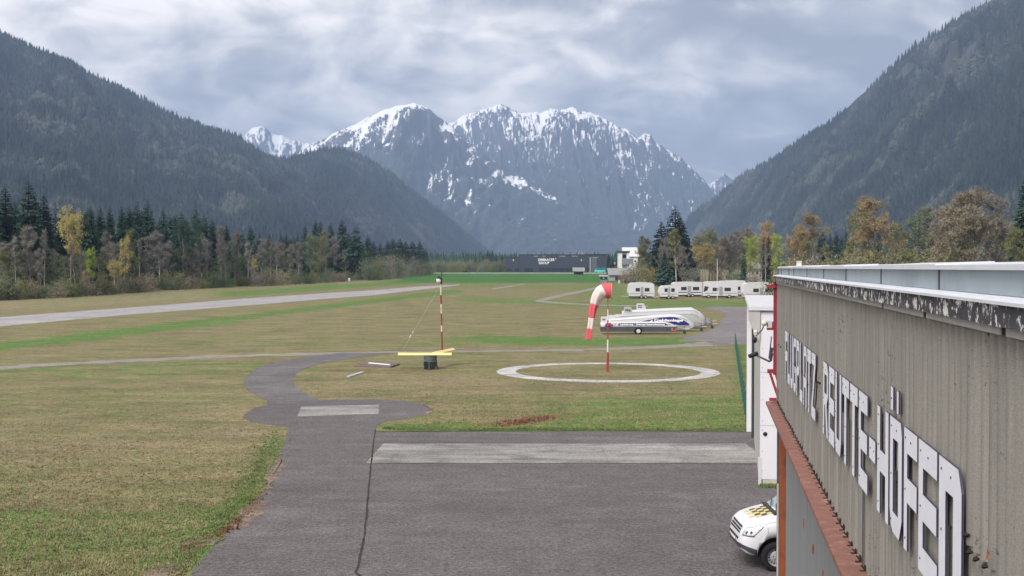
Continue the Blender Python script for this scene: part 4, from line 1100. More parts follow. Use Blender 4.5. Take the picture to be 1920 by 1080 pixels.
# fine resample and build the five coloured cloth lengths
pp = [wpt(x, y) for x, y, r in path]; rr = [r for *_, r in path]
fine = []
for i in range(len(pp)-1):
    for q in range(6):
        t = q/6; fine.append((pp[i].lerp(pp[i+1], t), rr[i]*(1-t)+rr[i+1]*t))
fine.append((pp[-1], rr[-1]))
def cloth(i0, i1, m, inset=0.0):
    n = 28; vs = []; ref = Vector((0,1,0))
    for i in range(i0, i1+1):
        p, r = fine[i]; d = (fine[min(i+1,len(fine)-1)][0]-fine[max(i-1,0)][0]).normalized(); u = (ref - d*ref.dot(d)).normalized(); v = d.cross(u)
        fold = min(1, max(0, (i-14)/22))
        for k in range(n):
            a = 2*math.pi*k/n
            w = 1 + fold*(.20*math.sin(4*a+i*.07)+.10*math.sin(7*a+1.3+i*.13)) + .03*mnoise.noise(Vector((a*2, i*.2, 1)))
            sq = 1 - .35*fold*abs(math.cos(a))       # the limp tube collapses on itself
            rad = (r-inset)*w
            vs.append(p + u*(math.cos(a)*rad*sq) + v*(math.sin(a)*rad))
    b_ = MB(); L_ = i1-i0
    b_.add(vs, [(i*n+k, i*n+(k+1)%n, (i+1)*n+(k+1)%n, (i+1)*n+k) for i in range(L_) for k in range(n)])
    o = b_.build('sock_segment', m, ws, smooth=True, fix=False)
    sm = o.modifiers.new('cloth', 'SOLIDIFY'); sm.thickness = .008; sm.offset = 0
    return o
nf = len(fine)-1
cuts = [0, 13, 36, 53, 68, nf]
for k in range(5): cloth(cuts[k], cuts[k+1], M['sock_red' if k % 2 == 0 else 'sock_white'])
b_ = MB(); p0 = fine[0][0]; n = 24
ringp = [p0 + Vector((.0, math.cos(2*math.pi*k/n)*.51, math.sin(2*math.pi*k/n)*.51)) for k in range(n+1)]
b_.tube(ringp, .018, 6); b_.tube([Vector((0,0,p0.z-.5)), Vector((0,0,p0.z+.52))], .02, 8); b_.tube([Vector((0,0,p0.z+.5)), p0+Vector((0,0,.51))], .014, 6); b_.tube([Vector((0,0,p0.z-.45)), p0-Vector((0,0,.51))], .014, 6)
b_.build('swivel_hoop', M['steel_pole'], ws)

# ------------------------------------------------------------------ anemometer mast
mb_ = G(829, 656)
ms = empty('wind_mast', (mb_.x, mb_.y, 0), 'slim rusty red and white mast with an anemometer on top', 'mast')
def mpt(px, py): p = P(px, py, mb_.y); return Vector((p.x-mb_.x, 0, p.z))
for a, c, kk in ((656,622,'r'),(622,610,'w'),(610,588,'r'),(588,570,'w'),(570,553,'r'),(553,532,'w')):
    b_ = MB(); b_.tube([mpt(829-(656-a)*.0215, a), mpt(829-(656-c)*.0215, c+.05)], .06, 10); b_.build('mast_band', M['mast_red' if kk == 'r' else 'mast_white'], ms)
top = mpt(826.3, 532)
b_ = MB(); b_.tube([top+Vector((-.05,0,.05)), top+Vector((-.12,0,.18)), top+Vector((-.22,0,.30)), top+Vector((-.34,0,.36))], [.1,.20,.17,.06], 12); b_.build('sensor_body', M['white_paint'], ms, smooth=True)
b_ = MB(); b_.box(-.30+top.x, .12+top.x, -.09, .09, top.z+.34, top.z+.46); b_.box(-.02+top.x, .12+top.x, -.08, .08, top.z-.02, top.z+.34); b_.box(-.2+top.x,-.06+top.x,-.12,.12,top.z+.46,top.z+.58); b_.build('sensor_housing', M['black'], ms)
b_ = MB(); b_.tube([top+Vector((.05,0,.3)), top+Vector((.09,0,.95))], .03, 8); b_.build('aerial', M['black'], ms)
b_ = MB(); b_.tube([top+Vector((0,0,-.1)), top*.5+Vector((-1.55,0,-.05)), Vector((-3.1,-.1,0))], .007, 5); b_.build('guy_wire', M['steel_pole'], ms)
b_ = MB(); b_.bar((-2.25,-.06,1.48),(-2.35,-.07,1.36), .06, .06); b_.bar((-2.45,-.07,1.2),(-2.55,-.08,.98), .06, .06); b_.build('wire_tensioner', M['pole_white'], ms)

# ------------------------------------------------------------------ landing tee
tb = G(807, 692)
te = empty('landing_tee', (tb.x, tb.y, 0), 'pale yellow landing tee lying flat on a dark stand in the grass', 'landing tee')
def tpt(px, py): p = P(px, py, tb.y); return Vector((p.x-tb.x, 0, p.z))
zt0 = tpt(807, 665).z
bl = tpt(746.5, 662); br = tpt(847, 663)
def roof_plank(name, a, b, w, h):
    a = Vector(a); b = Vector(b); d = (b-a).normalized(); s = Vector((-d.y, d.x, 0)).normalized()*w; u = Vector((0,0,h)); t = Vector((0,0,.02))
    q = MB(); q.add([a-s, a+u, a+s, b-s, b+u, b+s, a-s-t, a+u-t, a+s-t, b-s-t, b+u-t, b+s-t],
                    [(0,1,4,3),(1,2,5,4),(6,9,10,7),(7,10,11,8),(0,3,9,6),(2,8,11,5),(0,6,7,1),(1,7,8,2),(3,4,10,9),(4,5,11,10)])
    return q.build(name, M['tee_yellow'], te)
roof_plank('crossbar', (bl.x, 0, zt0), (br.x, 0, zt0), .22, .13)
roof_plank('stem', (.1, .29, zt0+.02), (1.28, 3.6, zt0+.08), .20, .12)
b_ = MB(); b_.tube([(0,0,.52),(0,0,zt0-.03)], .42, 20); b_.tube([(0,0,zt0-.03),(0,0,zt0+.1)], .06, 8); b_.build('drum', M['tee_drum'], te)
for k in range(4):
    a = math.pi/4 + k*math.pi/2; c, s = math.cos(a), math.sin(a); b_ = MB()
    b_.bar((.60*c, .60*s, -.02), (.38*c, .38*s, .60), .10, .10); b_.bar((.50*c-.14*s, .50*s+.14*c, .0), (.50*c+.14*s, .50*s-.14*c, .0), .08, .05); b_.build('leg', M['tee_drum'], te)
b_ = MB(); b_.box(-.40,.40,-.42,-.36,.02,.50); b_.box(-.42,-.36,-.36,.40,.02,.50); b_.box(.36,.42,-.36,.40,.02,.50); b_.build('skirt', M['black'], te)
b_ = MB(); b_.box(-.10,-.02,-.445,-.425,.03,.49); b_.build('skirt_strip', M['tee_drum'], te)
# boards lying near it
o = empty('pit_cover', (*G(712,687).xy, 0), 'brown boards with one white plank lying left of the landing tee', 'boards')
w_ = lambda x, y: G(x, y) - G(712, 687)
def slab(pxs, z0, z1, m, name):
    q = MB(); pts = [w_(*p) for p in pxs]; n = len(pts)
    q.add([(p.x,p.y,z0) for p in pts]+[(p.x,p.y,z1) for p in pts], [tuple(range(n-1,-1,-1)), tuple(range(n,2*n))]+[(i,(i+1)%n,n+(i+1)%n,n+i) for i in range(n)]); return q.build(name, m, o)
for k in range(4):
    f0, f1 = k/4, (k+1)/4-.02
    mixp = lambda a, b, t: (a[0]+(b[0]-a[0])*t, a[1]+(b[1]-a[1])*t)
    A0, A1, B0, B1 = (664,687.5), (732,690), (684,681.5), (750,684)
    slab([mixp(A0,B0,f0), mixp(A1,B1,f0), mixp(A1,B1,f1), mixp(A0,B0,f1)], .0, .08+.03*(k % 2), M['wood'], 'plank')
slab([(690,684.6),(731,688.4),(732,687.3),(693,683.6)], .125, .15, M['sign_white'], 'white_plank')
o = empty('loose_plank', (*G(665,703).xy, 0), 'pale grey plank lying on the grass in front of the brown boards', 'plank'); w_ = lambda x, y: G(x, y) - G(665, 703)
slab([(649,707),(655,708),(684,699),(677,698)], .0, .06, M['wood_grey'], 'plank')

# ------------------------------------------------------------------ glider trailers
M['gel_grey'] = mat('gelcoat_grey_white', (.42,.415,.41), .35, .5, var=.06)
M['gel_white'] = mat('gelcoat_white', (.54,.545,.56), .3, .5, var=.05)
def trailer(x0px, x1px, ybase, yaw, prof, hwid, label, floor_m, wheel_f, fin, extra, zb=.42, top_m='white_paint', split_h=None):
    p0, p1 = G(x0px, ybase), G(x1px, ybase); L = p1.x-p0.x
    o = empty('glider_trailer', (p0.x, p0.y+hwid, 0), label, 'glider trailer', 'glider trailers parked side by side', yaw)
    nst = 44; q = MB(); ring_n = 15; q2 = MB()
    def sec(t):
        h = interp(prof, t); h = max(h, zb+.12); w = hwid*interp([(0,.86),(.06,1),(.86,1),(.95,.86),(1,.55)], t); sh = zb + (h-zb)*.80
        pts = [(-w, split_h or zb), (-w*1.01, (split_h or zb)+.3*(sh-(split_h or zb))), (-w, sh)]
        for k in range(1, 8):
            a = math.pi*k/8; pts.append((-w*math.copysign(abs(math.cos(a))**.75, math.cos(a)), sh + (h-sh)*math.sin(a)**.85))
        return pts + [(w, sh), (w*1.01, (split_h or zb)+.3*(sh-(split_h or zb))), (w, split_h or zb)]
    ss = [sec(i/nst) for i in range(nst+1)]; n = len(ss[0])
    for i, s_ in enumerate(ss): q.v += [(L*i/nst, y, z) for y, z in s_]
    for i in range(nst):
        for k in range(n-1): q.f.append((i*n+k, i*n+k+1, (i+1)*n+k+1, (i+1)*n+k)); q.m.append(0)
        q.f.append((i*n+n-1, i*n, (i+1)*n, (i+1)*n+n-1)); q.m.append(0)
    q.f.append(tuple(range(n-1, -1, -1))); q.m.append(0); q.f.append(tuple(nst*n+k for k in range(n))); q.m.append(0)
    q.build('shell', M[top_m], o, smooth=True)
    b_ = MB(); zt2 = (split_h or zb)-.004
    b_.prism([(0,zb-.22 if split_h else zb-.10),(L*.92,zb-.22 if split_h else zb-.10),(L*.98,zt2),(0,zt2)], 1, -hwid*.97, hwid*.97); b_.build('chassis', M[floor_m], o)
    for sg in (-1, 1):
        b_ = MB(); b_.tube([(L*wheel_f, sg*(hwid-.02), .31),(L*wheel_f, sg*(hwid+.10), .31)], .31, 24); wh = b_.build('wheel', M['rubber'], o)
        b_ = MB(); b_.tube([(L*wheel_f, sg*(hwid+.102), .31),(L*wheel_f, sg*(hwid+.12), .31)], [.20,.17], 20); b_.build('hub_cap', M['white_paint'], wh)
        b_ = MB(); n2 = 14; vs = []
        for k in range(n2+1):
            a = math.pi*k/n2
            for r in (.36,.40): 
                for y in (sg*(hwid-.01), sg*(hwid+.13)): vs.append((L*wheel_f+r*math.cos(a), y, .32+r*math.sin(a)*.95))
        b_.add(vs, [(k*4+a_, k*4+b2, k*4+4+b2, k*4+4+a_) for k in range(n2) for a_, b2 in ((0,1),(1,3),(3,2),(2,0))]+[(0,1,3,2),(n2*4,n2*4+2,n2*4+3,n2*4+1)]); b_.build('mudguard', M['dark_grey'], o)
    b_ = MB(); b_.bar((L*.9,-.25,zb+.0),(L+.95,0,.46), .08, .1); b_.bar((L*.9,.25,zb+.0),(L+.95,0,.46), .08, .1); b_.bar((L+.9,0,.46),(L+1.25,0,.50), .07, .09); b_.build('drawbar', M['steel_pole'], o)
    b_ = MB(); b_.tube([(L+.75,-.10,.14),(L+.75,.10,.14)], .14, 14); b_.tube([(L+.75,.14,.10),(L+.75,.14,.75)], .03, 8); b_.build('jockey_wheel', M['dark_grey'], o)
    b_ = MB(); b_.prism([(L-.25,.58),(L+.35,.55),(L+.65,.62),(L+.35,.80),(L-.1,.92)], 1, -.28, .28); b_.build('drawbar_cover', M['grey_print'], o)
    if fin:
        fx0, fx1, fz0, fz1, sl_, txt = fin
        f = MB(); f.prism([(fx0,fz0),(fx1,fz0),(fx1-sl_,fz1-.04),(fx1-sl_-.06,fz1),(fx0+.08,fz1),(fx0,fz1-.12)], 1, -.17, .17); fo = f.build('fin_box', M[top_m], o)
        if txt:
            tm = text_mesh(txt, (fz1-fz0)*.5, M['navy'], .012); link('fin_lettering', tm, fo, (fx0+.12, -.178, fz0+(fz1-fz0)*.36), (R(90),0,0))
    for sg in (-1, 1):                        # the dark seal along the lid
        b_ = MB()
        for i in range(2, int(nst*.93)):
            za_, zb_ = (zb+(interp(prof, q_/nst)-zb)*.80+.012 for q_ in (i, i+1)); y = sg*hwid*1.004
            b_.add([(L*i/nst, y-sg*.004, za_-.022), (L*(i+1)/nst, y-sg*.004, zb_-.022), (L*(i+1)/nst, y+sg*.010, zb_), (L*i/nst, y+sg*.010, za_), (L*i/nst, y-sg*.02, za_+.004), (L*(i+1)/nst, y-sg*.02, zb_+.004)], [(0,1,2,3),(3,2,5,4)])
        b_.build('lid_seal', M['dark_grey'], o)
    extra(o, L, hwid, prof)
    return o
def side_text(o, txt, size, m, x, y, z, width=None, bold=.01, name='lettering', shear=0):
    return link(name, text_mesh(txt, size, m, bold, .003, width), o, (x, y, z), (R(90),0,0))
def side_poly(o, name, pts, y, m, d=.006):
    b_ = MB(); b_.prism(pts, 1, y-d, y); return b_.build(name, m, o)
def ex1(o, L, w, prof):
    y = -w*1.01-.004
    side_poly(o, 'blue_band', [(L*.215,.855),(L*.235,1.075),(L*.835,1.075),(L*.875,.855)], y, M['blue_print'])
    side_text(o, 'Lackierung - Gelcoat Instandsetzung', .20, M['sign_white'], L*.245, y-.012, .895, L*.585)
    side_text(o, 'Afx', .27, M['red_print'], L*.045, y-.006, .90, L*.115, .02)
    side_text(o, 'ZART', .17, M['blue_print'], L*.04, y-.006, .74, L*.12, .02)
    side_poly(o, 'grey_slash', [(L*.168,.76),(L*.178,1.08),(L*.19,1.08),(L*.18,.76)], y-.002, M['grey_print'])
    r2 = random.Random(2); x = L*.225
    while x < L*.82:
        ww = .05+.09*r2.random(); side_poly(o, 'small_print', [(x,.77),(x+ww,.77),(x+ww,.83),(x,.83)], y-.002, M['grey_print'], .004); x += ww+.03+(.2 if r2.random() < .12 else 0)
    side_poly(o, 'lamp_bracket', [(L*.915,.34),(L*.985,.34),(L*.985,.40),(L*.935,.40),(L*.935,.62),(L*.915,.62)], y+.02, M['sock_red'])
def ex2(o, L, w, prof):
    y = -w*1.01-.004
    sw = [(L*.26,.62)]
    for k in range(13):
        t = k/12; x = L*(.26+.50*t); h = interp(prof, x/L); sw.append((x, .80+(min(h-.20,1.46)-.80)*math.sin(t*math.pi/2)**.9))
    sw += [(L*.85,1.22),(L*.93,.78),(L*.93,.66),(L*.80,.62)]
    side_poly(o, 'blue_swoosh', sw, y-.002, M['blue_print'])
    side_text(o, 'Geldanlage', .36, M['sign_white'], L*.53, y-.014, 1.02, L*.33, .014)
    side_poly(o, 'white_mark', [(L*.475,.98),(L*.505,1.18),(L*.515,1.18),(L*.51,.98)], y-.012, M['sign_white'])
    side_text(o, 'B', .22, M['blue_print'], L*.795, y-.006, .42, .16, .02)
    side_text(o, 'O', .22, M['red_print'], L*.845, y-.006, .42, .17, .005)
def ex0(o, L, w, prof): pass
trailer(1127, 1271, 627, R(1.0), [(0,1.12),(.12,1.16),(.6,1.20),(.82,1.20),(.90,1.08),(.97,.88),(1,.72)], .62, 'white glider trailer with a blue lettered band and dark lower half, nearest the camera', 'chassis', .485,
        (.02,.85,1.08,1.68,.12,'W'), ex1, zb=.48, split_h=.70)
trailer(1138, 1304, 622, R(1.5), [(0,1.22),(.10,1.30),(.3,1.44),(.55,1.64),(.72,1.72),(.84,1.66),(.91,1.30),(.97,.9),(1,.72)], .72, 'white glider trailer with a dark blue swoosh reading Geldanlage', 'white_paint', .5,
        (.15,1.0,1.15,1.62,.2,''), ex2, zb=.40)
trailer(1154, 1325, 616.5, R(2.0), [(0,1.46),(.12,1.52),(.6,1.72),(.84,1.78),(.93,1.40),(1,.85)], .72, 'plain white glider trailer standing third from the camera, short word on its fin', 'white_paint', .5,
        (.95,1.9,1.60,2.25,.25,'king'), ex0, zb=.42, top_m='gel_grey')
trailer(1168, 1324, 611, R(2.2), [(0,1.62),(.15,1.72),(.6,1.92),(.84,1.98),(.93,1.55),(1,.95)], .74, 'plain white glider trailer at the back of the row with ZZ on its fin', 'white_paint', .5,
        (1.55,2.65,1.7,2.42,.30,'ZZ'), ex0, zb=.42, top_m='gel_white')

# ------------------------------------------------------------------ green fence
fa, fb = G(1378.5, 650), G(1401, 806)
fen = empty('mesh_fence', (fa.x, fa.y, 0), 'low green wire mesh fence running along beside the white building', 'fence')
fd = Vector((fb.x-fa.x, fb.y-fa.y, 0)); FL = fd.length; fen.rotation_euler = (0, 0, math.atan2(fd.y, fd.x)); npan = 20
pm = MB(); pm.tube([(0,0,-.1),(0,0,1.06)], .035, 8); pm.tube([(0,0,1.06),(0,0,1.09)], [.04,.02], 8); pm_me = pm.mesh('post', M['fence_green'])
pw = FL/npan; wm = MB()
for k in range(1, int(pw/.16)): wm.bar((k*.16,0,.04),(k*.16,0,1.0), .009, .009)
for k in range(9): wm.bar((.02,0,.05+.118*k),(pw-.02,0,.05+.118*k), .009, .009)
wm_me = wm.mesh('mesh_panel', M['fence_green'])
for k in range(npan+1):
    link('post', pm_me, fen, (pw*k, 0, 0))
    if k < npan: link('mesh_panel', wm_me, fen, (pw*k, 0, 0))

# ------------------------------------------------------------------ trees: meshes
def leafmat(name, col, var=.30, hue2=None, rand=.18):
    m = bpy.data.materials.new(name); m.use_nodes = True
    t = m.node_tree; b = t.nodes['Principled BSDF']; L = t.links.new
    b.inputs['Roughness'].default_value = .9; b.inputs['Specular IOR Level'].default_value = .12
    co = N(t, 'ShaderNodeTexCoord'); nz = N(t, 'ShaderNodeTexNoise', inp={'Scale': 1.1, 'Detail': 5.0, 'Roughness': .7}); L(co.outputs['Object'], nz.inputs['Vector'])
    mr = N(t, 'ShaderNodeMapRange', inp={1: .3, 2: .7, 3: 1-var, 4: 1+var}); L(nz.outputs[0], mr.inputs[0])
    oi = N(t, 'ShaderNodeObjectInfo'); mo = N(t, 'ShaderNodeMapRange', inp={3: 1-rand, 4: 1+rand}); L(oi.outputs['Random'], mo.inputs[0])
    mm = N(t, 'ShaderNodeMath', operation='MULTIPLY'); L(mr.outputs[0], mm.inputs[0]); L(mo.outputs[0], mm.inputs[1])
    mx = N(t, 'ShaderNodeMix', data_type='RGBA'); mx.inputs[6].default_value = (*col, 1); mx.inputs[7].default_value = (*(hue2 or tuple(c*.75 for c in col)), 1)
    n2 = N(t, 'ShaderNodeTexNoise', inp={'Scale': .5, 'Detail': 3.0}); L(co.outputs['Object'], n2.inputs['Vector'])
    r2 = N(t, 'ShaderNodeMapRange', inp={1: .4, 2: .6}); L(n2.outputs[0], r2.inputs[0]); L(r2.outputs[0], mx.inputs[0])
    sc = N(t, 'ShaderNodeVectorMath', operation='SCALE'); L(mx.outputs[2], sc.inputs[0]); L(mm.outputs[0], sc.inputs['Scale']); L(sc.outputs[0], b.inputs['Base Color'])
    return m
LM_ = {
 'spruce': leafmat('spruce_needles', (.036,.074,.042), .45, (.022,.046,.034)),
 'dark': leafmat('dark_spruce_needles', (.017,.030,.020), .3, (.012,.022,.017)),
 'pine': leafmat('blue_green_needles', (.065,.115,.082), .3, (.05,.095,.065)),
 'bare': leafmat('bare_twigs', (.26,.24,.225), .35, (.19,.18,.165)),
 'bare_grey': leafmat('grey_twigs', (.23,.215,.19), .3, (.17,.165,.14)),
 'brown': leafmat('brown_buds', (.275,.235,.17), .3, (.215,.195,.135)),
 'orange': leafmat('orange_buds', (.36,.265,.15), .3, (.29,.245,.125)),
 'amber': leafmat('amber_leaves', (.38,.285,.10), .25, (.29,.235,.09)),
 'yellow': leafmat('yellow_catkins', (.47,.39,.15), .25, (.36,.32,.12)),
 'lime': leafmat('lime_leaves', (.32,.39,.075), .25, (.22,.29,.06)),
 'olive': leafmat('olive_leaves', (.20,.205,.09), .32, (.15,.155,.08)),
 'greygreen': leafmat('grey_green_leaves', (.17,.205,.125), .32, (.125,.155,.09)),
 'green': leafmat('fresh_green_leaves', (.105,.17,.062), .28, (.08,.12,.05)),
}
BARK = {'dark': mat('dark_bark', (.055,.045,.04), .9, .1, var=.3, scale=3), 'grey': mat('grey_bark', (.21,.19,.175), .9, .1, var=.25, scale=3), 'birch': mat('birch_bark', (.42,.40,.37), .85, .1, var=.2, scale=3), 'pine': mat('red_bark', (.16,.10,.075), .9, .1, var=.3, scale=3)}

def spruce(seed, Rb=.17, whorls=42, low=.04, per=11, ragged=.28):
    """unit height"""
    r = random.Random(seed); tr = MB(); cr_ = MB()
    tr.tube([(0,0,-.01),(.002,0,.3),(0,.002,.7),(0,0,.97)], [.014,.011,.006,.0015], 6)
    az0 = r.random()*6
    for w in range(whorls):
        t = w/(whorls-1); z = low + (1-low-.015)*t**.92
        rad = Rb*1.08*((1-z)/(1-low))**.74*(1-.25*math.exp(-((z-low)/.08)**2)) + .006
        for k in range(max(4, int(per*(1-.4*t)))):
            a = az0 + w*2.4 + 2*math.pi*k/max(4, int(per*(1-.4*t))) + r.uniform(-.3,.3)
            L_ = rad*(1 + r.uniform(-ragged, ragged*.7)); 
            if r.random() < .05: continue
            c, s = math.cos(a), math.sin(a); dz = L_*(.10+.22*(1-t)) * r.uniform(.6,1.4)
            zz = z + r.uniform(-.008,.008)
            lift = .05*L_ if t < .7 else L_*.45
            def pt(f, lat, drop): return (c*L_*f - s*lat, s*L_*f + c*lat, zz + lift*f - dz*f*f*1.3 - drop)
            W_ = L_*.50
            # tiered drooping sprays: ragged leaf-like fans hanging to both sides of the limb
            cr_.add([pt(.0,0,0), pt(.38,W_*.55,.16*W_), pt(.40,0,-.03*W_), pt(.38,-W_*.55,.16*W_)], [(0,1,2),(0,2,3)])
            cr_.add([pt(.22,0,0), pt(.66,W_*.62,.34*W_), pt(.72,0,-.02*W_), pt(.64,-W_*.62,.34*W_)], [(0,1,2),(0,2,3)])
            cr_.add([pt(.5,0,0), pt(.9,W_*.40,.40*W_), pt(1.04,0,.08*W_), pt(.9,-W_*.40,.40*W_)], [(0,1,2),(0,2,3)])
            for q in range(2):
                f = r.uniform(.3,.95); lat = r.uniform(-.5,.5)*W_
                cr_.add([pt(f-.1,lat,0), pt(f+.1,lat*1.2,0), pt(f+.03,lat*1.5,W_*r.uniform(.5,1.0))], [(0,1,2)])
    return tr.mesh('trunk', BARK['dark']), cr_.mesh('crown', LM_['spruce'])
def leafy(seed, spread=.26, first=.22, limbs=11, nleaf=2600, lsz=.016, twig=500, columnar=1.0, tw=.0022, stems=1):
    """unit height deciduous tree: trunk and limbs, and a crown of leaf clumps and twigs"""
    r = random.Random(seed); tr = MB(); cr_ = MB(); tips = []
    def limb(p, d, L_, rad, depth):
        pts = [p]; q = p.copy(); dd = d.copy(); n = 4
        for i in range(n):
            dd = (dd + Vector((r.uniform(-.18,.18), r.uniform(-.18,.18), r.uniform(-.03,.22)))).normalized(); q = q + dd*(L_/n); pts.append(q.copy())
        rads = [rad*(1-.75*i/n) for i in range(n+1)]
        tr.tube(pts, rads, 4 if depth else 6, cap=False)
        if depth >= 2:
            tips.extend(pts[1:]); return
        for i in range(3 if depth else 4):
            f = r.uniform(.35, 1.0); idx_ = min(n-1, int(f*n)); b = pts[idx_].lerp(pts[idx_+1], f*n-idx_) if idx_ < n else pts[-1]
            a = r.random()*6.283; side = Vector((math.cos(a), math.sin(a), r.uniform(.0,.7))).normalized()
            limb(b, (dd*.55+side*.75).normalized(), L_*r.uniform(.42,.62), rad*.45, depth+1)
        tips.append(pts[-1])
    for st_ in range(stems):
        off = Vector((r.uniform(-.05,.05), r.uniform(-.05,.05), 0))*(stems > 1)
        hx = .95*(1 if st_ == 0 else r.uniform(.7,.95)); lean = Vector((r.uniform(-.05,.05), r.uniform(-.05,.05), 0)) + off*2
        tp = [off + Vector((lean.x*t, lean.y*t, hx*t)) + Vector((r.uniform(-.008,.008), r.uniform(-.008,.008), 0)) for t in (0,.2,.4,.6,.8,1)]
        tp[0].z = -.01
        tr.tube(tp, [.015,.012,.0095,.0065,.004,.0012], 6)
        for k in range(limbs//stems):
            t = first + (.92-first)*(k+r.random()*.6)/(limbs//stems); i = min(4, int(t*5)); b = tp[i].lerp(tp[i+1], t*5-i)
            a = k*2.4 + r.uniform(-.5,.5); up = .75 + 1.1*t*columnar
            d = Vector((math.cos(a), math.sin(a), up)).normalized()
            env = spread*(math.sin(math.pi*min(1, .18+.82*(t-first)/(1-first)*.95))**.7)
            limb(b, d, env*r.uniform(.75,1.1)*1.05, .0055*(1.2-t), 0)
        tips.append(tp[-1])
    for i in range(twig):
        p = r.choice(tips); d = Vector((r.gauss(0,1), r.gauss(0,1), r.gauss(.9,.7))).normalized(); L_ = r.uniform(.03,.085)
        s = d.cross(Vector((r.random()-.5, r.random()-.5, .3))).normalized()*tw
        cr_.add([p-s, p+s, p+d*L_], [(0,1,2)])
    clumps = [(p, r.uniform(.4,1.3)) for p in tips]
    for i in range(nleaf):
        p, k = r.choice(clumps)
        q = p + Vector((r.gauss(0,1), r.gauss(0,1), r.gauss(0,.8)))*.024*k
        d = Vector((r.gauss(0,1), r.gauss(0,1), r.gauss(0,1))).normalized(); s = d.cross(Vector((r.random()-.5, r.random()-.5, r.random()-.5))).normalized()
        z_ = lsz*r.uniform(.55,1.2); cr_.add([q-d*z_, q+s*z_*.6, q+d*z_], [(0,1,2)])
    return tr.mesh('trunk', BARK['grey'], smooth=True), cr_.mesh('crown', LM_['olive'])
def bushy(seed, nleaf=2600, lsz=.042, wide=.62):
    r = random.Random(seed); tr = MB(); cr_ = MB(); cl = []
    for k in range(11):
        a = r.random()*6.283; rr_ = wide*r.uniform(.1,.75); h = r.uniform(.5,.92)*(1-.35*(rr_/wide)**2)
        e_ = Vector((rr_*math.cos(a), rr_*math.sin(a), h)); tr.tube([(e_.x*.12, e_.y*.12, -.03), e_*.5+Vector((0,0,.06)), e_], [.02,.014,.004], 4, cap=False)
        for q in range(4): cl.append((e_*r.uniform(.5,1.02) + Vector((r.gauss(0,.1), r.gauss(0,.1), r.gauss(0,.06))), r.uniform(.08,.2)))
    for k in range(26):
        a = r.random()*6.283; rr_ = wide*r.uniform(.2,.95); cl.append((Vector((rr_*math.cos(a), rr_*math.sin(a), r.uniform(.04,.35))), r.uniform(.08,.16)))
    for i in range(nleaf):
        p, k = r.choice(cl); q = p + Vector((r.gauss(0,k), r.gauss(0,k), r.gauss(0,k*.8)))
        q.z = abs(q.z)
        d = Vector((r.gauss(0,1), r.gauss(0,1), r.gauss(0.3,1))).normalized(); s = d.cross(Vector((r.random()-.5, r.random()-.5, r.random()-.5))).normalized()
        z_ = lsz*r.uniform(.5,1.25); cr_.add([q-d*z_, q+s*z_*.55, q+d*z_], [(0,1,2)])
    return tr.mesh('stem', BARK['grey']), cr_.mesh('foliage', LM_['olive'])

SPR = [spruce(s, rb) for s, rb in ((1,.17),(2,.15),(3,.19),(4,.165),(5,.18))]
SPR += [spruce(6, .20, 38, .05, 10, .5), spruce(7, .15, 44, .03, 11, .4), spruce(8, .185, 40, .08, 10, .45)]
SPN = [spruce(21, .085, 46, .03, 8), spruce(22, .095, 46, .03, 8)]
SPT = [spruce(31, .15, 26, .38, 8, .45), spruce(32, .17, 24, .30, 8, .5)]      # crown high on a visible trunk
LEAF = [leafy(s, .25, .2, 13, 3400, .014, 900) for s in (41,42,43)]
FULL = [leafy(s, .28, .14, 16, 5200, .015, 900) for s in (51,52)]
ROUND = [leafy(s, .33, .48, 16, 5200, .015, 700, .8) for s in (55,56)]
BARE = [leafy(s, .19, .28, 15, 500, .010, 3000, 1.2, .0026) for s in (61,62,63,64)]
BAREW = [leafy(s, .27, .14, 20, 3200, .011, 4200, 1.0, .0026, 2) for s in (71,72)]
POLE = [leafy(s, .13, .45, 9, 350, .012, 1200, 1.3, .0024) for s in (81,82)]
BUSH = [bushy(s) for s in (91,92,93,94)]

def plant(kind, px, py_base, py_top, m, bark=None, label=None, group=None, wide=1.0, D=None, name=None, cat='tree', seed=0):
    g = G(px, py_base) if D is None else P(px, 490, D); Dd = g.y
    H = P(px, py_top, Dd).z
    r = random.Random(int(px*13+py_top*7+seed))
    tm, cm = kind[r.randrange(len(kind))]
    isb = tm.name.startswith('stem')
    nm = name or ('bush' if isb else 'spruce_tree' if kind in (SPR, SPN, SPT) else 'deciduous_tree')
    o = empty(nm, (g.x, g.y, 0), label, 'bush' if isb else cat, group, r.random()*6.283)
    o.scale = (H*wide, H*wide, H)
    t_ = link('stem' if isb else 'trunk', tm, o); c_ = link('foliage' if isb else 'crown', cm, o)
    c_.material_slots[0].link = 'OBJECT'; c_.material_slots[0].material = LM_[m]
    if bark: t_.material_slots[0].link = 'OBJECT'; t_.material_slots[0].material = BARK[bark]
    return o

# ------------------------------------------------------------------ the tree belt beyond the runway
def baseline(px): return interp([(-80,566),(0,563),(130,557),(200,552),(280,546),(370,541),(460,537.5),(560,533),(650,527.5),(700,524.5),(760,519.5),(815,514.5)], px)
GS, GD, GB = 'spruces of the belt beyond the runway', 'bare trees along the front of the belt', 'bushes at the foot of the belt'
ZONES = [(-99,36,'at the left border'),(36,100,'around the two highest spruces'),(100,166,'behind the tall yellow tree'),(166,250,'behind the slim yellow birch'),(250,330,'beside the broad pointed spruce'),
         (330,396,'around the rounded blue green conifer'),(396,465,'behind the pale grey green trees'),(465,560,'left of the tall spruce pair'),(560,632,'around the tall spruce pair'),(632,690,'around the spruce with the bare trunk'),(690,999,'at the far end of the belt')]
def zone(px):
    for a, c, t in ZONES:
        if a <= px < c: return t, ('left' if px < a+(c-a)/3 else 'right' if px > c-(c-a)/3 else 'middle')
LS = None
